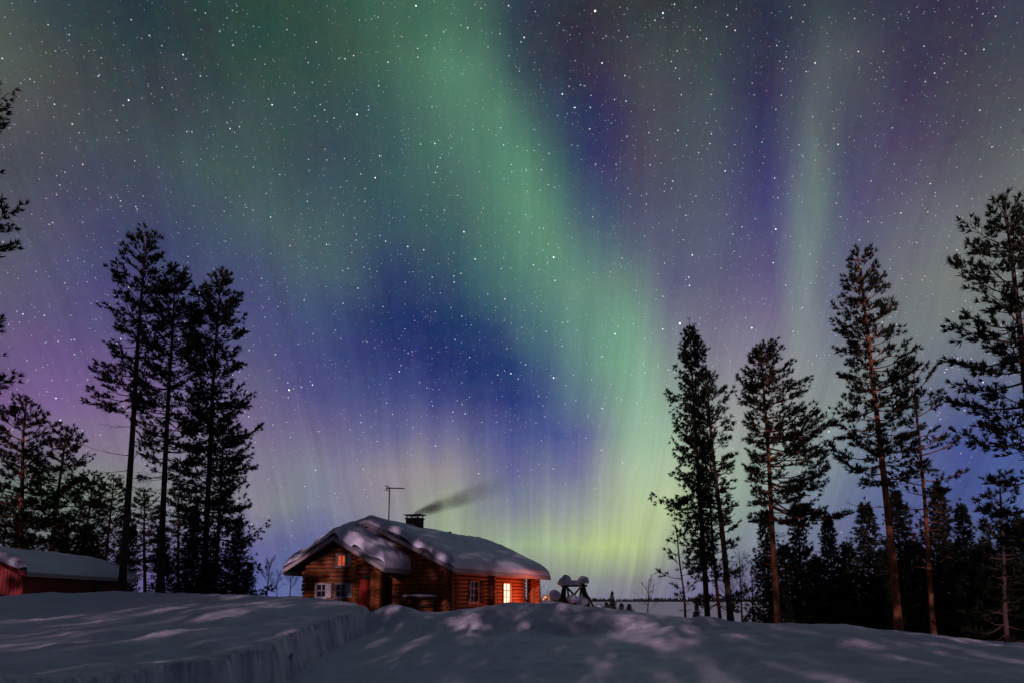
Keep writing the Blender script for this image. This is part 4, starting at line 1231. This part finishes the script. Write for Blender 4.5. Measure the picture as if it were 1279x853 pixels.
# ------------------------------------------------------------------ smoke from the chimney
def build_smoke():
    c0 = cab.matrix_basis @ Vector((-5.6, 5.3, 6.34))
    p1 = at(560, 625, 43.2); p2 = at(645, 600, 45)
    n, m = 26, 20
    vs = []
    for i in range(n):
        t = i / (n - 1)
        c = c0 * (1 - t) ** 2 + (at(545, 632, 43) * 2 * t * (1 - t)) + p2 * t * t
        r = (0.26 + 1.0 * t ** 0.9) * (1 if i < n - 1 else 0.3)
        for k in range(m):
            a = 2 * math.pi * k / m
            w = 1 + 0.15 * math.sin(3 * a + 5 * t) + 0.10 * math.sin(2 * a - 9 * t)
            vs.append((c.x + 0.25 * r * math.cos(a), c.y + r * w * math.cos(a), c.z + r * w * math.sin(a) * 0.8))
    fs = [(i * m + k, i * m + (k + 1) % m, (i + 1) * m + (k + 1) % m, (i + 1) * m + k) for i in range(n - 1) for k in range(m)]
    fs += [tuple(range(m - 1, -1, -1)), tuple((n - 1) * m + k for k in range(m))]
    tt = np.linspace(0, 1, 30); pm = at(545, 632, 43)
    cur = np.array([np.array(c0) * (1 - q) ** 2 + np.array(pm) * 2 * q * (1 - q) + np.array(p2) * q * q for q in tt])
    fy, fz = np.polyfit(cur[:, 0] - c0.x, cur[:, 1], 2), np.polyfit(cur[:, 0] - c0.x, cur[:, 2], 3)
    frr = np.polyfit(cur[:, 0] - c0.x, 0.26 + 1.0 * tt ** 0.9, 2)
    mat = bpy.data.materials.new('wood_smoke'); mat.use_nodes = True
    t_ = mat.node_tree; b = NB(t_); t_.nodes.clear()
    tc = b.n('ShaderNodeTexCoord')
    out = b.n('ShaderNodeOutputMaterial'); pv = b.n('ShaderNodeVolumePrincipled')
    pv.inputs['Color'].default_value = (0.22, 0.15, 0.24, 1)
    sp = b.n('ShaderNodeSeparateXYZ'); t_.links.new(tc.outputs['Object'], sp.inputs[0])
    fade = b.mr(sp.outputs[0], c0.x, p2.x, 1.0, 0.0, 'SMOOTHSTEP')
    near = b.mr(sp.outputs[0], c0.x, c0.x + 1.8, 5.0, 1.0)
    nz = b.noise(tc.outputs['Object'], 0.9, 2.0, 0.5).outputs[0]
    den = b.m('MULTIPLY', b.m('MULTIPLY', fade, near), b.mr(nz, 0.30, 0.72, 0.5, 1.25))
    dx = b.m('SUBTRACT', sp.outputs[0], c0.x)
    def poly(cf):
        v = float(cf[0])
        for k in cf[1:]: v = b.m('MULTIPLY_ADD', dx, v, float(k))
        return v
    ey = b.m('SUBTRACT', sp.outputs[1], poly(fy)); ez = b.m('SUBTRACT', sp.outputs[2], poly(fz))
    dist = b.m('SQRT', b.m('ADD', b.m('MULTIPLY', ey, ey), b.m('MULTIPLY', ez, ez)))
    fall = b.mr(b.m('DIVIDE', dist, poly(frr)), 0.15, 0.95, 1.0, 0.0, 'SMOOTHSTEP')
    t_.links.new(b.m('MULTIPLY', b.m('MULTIPLY', den, fall), 1.35), pv.inputs['Density'])
    t_.links.new(pv.outputs[0], out.inputs['Volume'])
    o = mesh('chimney_smoke', vs, fs, mat)
    tag(o, 'dark smoke drifting right from the cabin chimney', 'smoke', kind='stuff')


build_smoke()

# ------------------------------------------------------------------ red shed at the left
def build_shed():
    a, b_ = at(33, 715, 36), at(172, 724, 49.5)
    d = Vector((b_.x - a.x, b_.y - a.y, 0)); Ls = d.length; ang = math.atan2(-d.x, d.y)
    zf = gz(a.x - 1, a.y + 2) - 0.3
    sh = empty('red_shed', (a.x, a.y, zf), ang)
    tag(sh, 'long low red shed with snow covered roof behind the bank', 'shed')
    eave = a.z - zf - 0.02; hw = 3.0; sl = 0.40; um = -hw; rz = eave + sl * hw
    drop = (a.z - b_.z)
    W = MB()
    u0, u1, v0, v1 = -2 * hw + 0.45, -0.4, 0.5, Ls - 0.5
    prof = [(u0, -0.3), (u1, -0.3), (u1, eave + sl * 0.38), (um, rz - 0.03), (u0, eave + sl * 0.43)]
    n = len(prof)
    vs = [(u, v0, z) for u, z in prof] + [(u, v1, z) for u, z in prof]
    W.add(vs, [tuple(range(n - 1, -1, -1))[::-1], tuple(range(2 * n - 1, n - 1, -1))] + [(k, (k + 1) % n, n + (k + 1) % n, n + k) for k in range(n)])
    # vertical battens
    for i in range(28):
        u = u0 + 0.1 + i * (u1 - u0 - 0.2) / 27
        W.box((u - .025, v0 - .024, -0.3), (u + .025, v0 - .002, min(rz - sl * abs(u - um) - 0.08, 9)))
    for i in range(54):
        v = v0 + 0.1 + i * (v1 - v0 - 0.2) / 53
        W.box((u1 + .002, v - .025, -0.3), (u1 + .024, v + .025, eave + 0.02))
    W.build('wall', M['red_paint'], sh)
    rf = MB()
    for s in (-1, 1):
        e = um + s * hw
        rf.hexa([(um, 0, rz), (e, 0, eave), (e, Ls, eave), (um, Ls, rz), (um, 0, rz + .09), (e, 0, eave + .09), (e, Ls, eave + .09), (um, Ls, rz + .09)])
    r = rf.build('roof', M['dark_wood'], sh)
    f = MB(); f.box((0.003, 0, eave - 0.16), (0.04, Ls, eave + 0.07)); f.build('fascia', M['grey_board'], r)
    for s in (-1, 1):
        e = um + s * (hw + .03); g = MB()
        g.hexa([(um, -.05, rz - .14), (e, -.05, eave - .16), (e, -.004, eave - .16), (um, -.004, rz - .14), (um, -.05, rz + .08), (e, -.05, eave + .07), (e, -.004, eave + .07), (um, -.004, rz + .08)])
        g.build('bargeboard', M['red_paint'], r)
    s = snow_roof('roof_snow', um, hw, eave, sl, 0.0, Ls, 0.34, None, 80, 100, 60, lump=0.015, parent=sh, rnd=0.7, droop=0.03)
    # open doorway leaf, dark planks
    d = MB()
    for i in range(9): d.box((u1 + .026, 8.2 + i * .17, 0.1), (u1 + .05 + .004 * (i % 2), 8.2 + i * .17 + .165, eave - .25))
    d.build('plank_door', M['dark_wood'], sh)


build_shed()

# ------------------------------------------------------------------ snowed-in swing frame and its neighbours
def build_swing():
    Y = 40.0; k = Y / FPX
    base = at(719, 756, Y); z0 = gz(base.x, Y)
    root = empty('swing_frame', (base.x, Y, z0), R(-14))
    tag(root, 'dark timber garden swing frame with snow balls on both peaks', 'swing frame')
    zt = at(719, 731, Y).z - z0
    xl, xr = -13 * k, 9 * k
    def beam(name, p, q, w=0.15):
        m = MB(); m.bar(p, q, w, w); return m.build(name, M['dark_wood'], root)
    for x, s in ((xl, -1), (xr, 1)):
        beam('leg', (x + s * (0.45 if s < 0 else 0.70), -0.85, -0.3), (x, 0.0, zt + 0.14)); beam('leg', (x + s * 0.30, 0.85, -0.3), (x, 0.06, zt + 0.14))
        beam('leg', (x + s * 0.05, -0.2, -0.3), (x + s * 0.02, 0.0, zt), 0.10)
    beam('top_beam', (xl - .25, 0.02, zt), (xr + .25, 0.02, zt), 0.13)
    beam('brace', (xl - .3, -0.30, 0.35), (xr - .1, -0.1, zt - 0.08), 0.10); beam('brace', (xl + .1, -0.2, zt - 0.05), (xr + .45, -0.36, 0.40), 0.10)
    beam('brace', (xr + .05, -0.3, zt - .1), (xr + 1.15, -0.6, -0.2), 0.10)
    beam('brace', (xl - .42, -0.7, 0.05), (xr - .35, -0.35, zt * .62), 0.12); beam('brace', (xl + .25, 0.3, 0.1), (xl + .12, 0.1, zt - .02), 0.10)
    beam('brace', (xr - .25, -0.5, -.1), (xr - .06, -0.05, zt - .1), 0.12); beam('brace', (xl - .2, -.5, zt * .42), (xr + .5, -.5, zt * .30), 0.10)
    beam('seat_board', (xl + .1, -0.1, 0.42), (xr, -0.1, 0.36), 0.14)
    blob('snow_cap', (xl - .02, 0, zt + .22), 0.40, 0.34, 0.36, 3, parent=root, flat=-0.55, amp=0.24); blob('snow_cap', (xr + .03, 0, zt + .24), 0.36, 0.32, 0.34, 7, parent=root, flat=-0.35, amp=0.24)
    blob('beam_snow', ((xl + xr) / 2, 0, zt + .05), 0.50, 0.19, 0.26, 11, parent=root, flat=-0.1)
    blob('brace_snow', (xr - .12, -.22, zt * .58), 0.34, 0.13, 0.13, 15, parent=root)
    for px, py, r, seed, lab in ((727, 751, 0.34, 21, 'round snow lump at the right foot of the swing frame'), (693, 743, 0.36, 23, 'round snow lump left of the swing frame'), (715, 748, 0.30, 25, 'small snow lump on the low beam inside the swing frame'), (748, 757, 0.22, 27, 'low snow lump beside the outer right leg of the swing frame')):
        c = at(px, py, Y - 0.9)
        o = blob('snow_lump', (0, 0, 0), r, r, r * .85, seed, loc=c)
        tag(o, lab, 'snow lump', 'snow lumps round the swing frame')
    # covered garden table behind the legs
    t = at(712, 752, Y + 1.3); zb = gz(t.x, t.y)
    ht = at(712, 747, Y + 1.3).z - zb
    tb = empty('garden_table', (t.x, t.y, zb), R(-20))
    tag(tb, 'brown garden table with snow on top behind the swing frame', 'table')
    m = MB(); m.box((-.62, -.4, max(.3, ht - .08)), (.62, .4, max(.38, ht))); tp = m.build('tabletop', M['log'], tb)
    for sx in (-.52, .52):
        for sy in (-.32, .32):
            m = MB(); m.box((sx - .05, sy - .05, -.2), (sx + .05, sy + .05, max(.3, ht - .08) - .001)); m.build('leg', M['dark_wood'], tb)
    m = MB(); m.box((-.58, -.36, .1), (.58, -.33, max(.3, ht - .085))); m.build('side_panel', M['dark_wood'], tb)
    blob('table_snow', (0, 0, max(.38, ht)), .6, .38, .12, 31, parent=tb, flat=0.0)
    # lantern of snowballs; an unseen lamp added in front lights it orange
    Yl = 39.5; q = at(683, 749, Yl); zq = gz(q.x, Yl)
    zq = max(zq, q.z - 0.06)
    la = empty('snow_lantern', (q.x, Yl, zq), 0)
    tag(la, 'low pile of snowballs glowing orange beside the cabin end', 'snow lantern')
    sn = 40
    for ring, (rr, zz, nn, br) in enumerate(((.26, .08, 7, .125), (.15, .24, 5, .115))):
        for i in range(nn):
            if ring == 0 and i in (5,): continue
            a = 2 * math.pi * (i + .5 * ring) / nn
            blob('snowball', (rr * math.cos(a), rr * math.sin(a), zz), br, br, br, sn + i, parent=la, amp=0.05)
    pl = bpy.data.lights.new('added_front_glow', 'POINT'); pl.energy = 1.6; pl.color = (1.0, 0.34, 0.11); pl.shadow_soft_size = 0.04  # added lamp without a visible source, outside the ring of balls
    po = bpy.data.objects.new('added_front_glow', pl); COL.objects.link(po); po.parent = la; po.location = (-0.16, -0.36, .22)


build_swing()

# small pale jug by the cabin's front wall
def build_jug():
    q = cab.matrix_basis @ Vector((-5.75, -1.5, 0)); z = gz(q.x, q.y)
    prof = [(0.0, 0), (.13, 0), (.15, .05), (.15, .32), (.10, .42), (.075, .46), (.085, .52), (.0, .525)]
    n = 16; vs = []; fs = []
    for r, zz in prof: vs += [(r * math.cos(2 * math.pi * k / n), r * math.sin(2 * math.pi * k / n), zz) for k in range(n)]
    fs = [(i * n + k, i * n + (k + 1) % n, (i + 1) * n + (k + 1) % n, (i + 1) * n + k) for i in range(len(prof) - 1) for k in range(n)]
    o = mesh('milk_churn', vs, fs, M['jug'], None, smooth=True); o.location = (q.x, q.y, max(z, FLOOR - .05))
    tag(o, 'small pale churn standing by the cabin front wall left of the door', 'churn')
    m = MB(); m.tube([(.14, 0, .3), (.2, 0, .34), (.2, 0, .44), (.09, 0, .47)], .015, 6); m.build('handle', M['metal'], o)


build_jug()
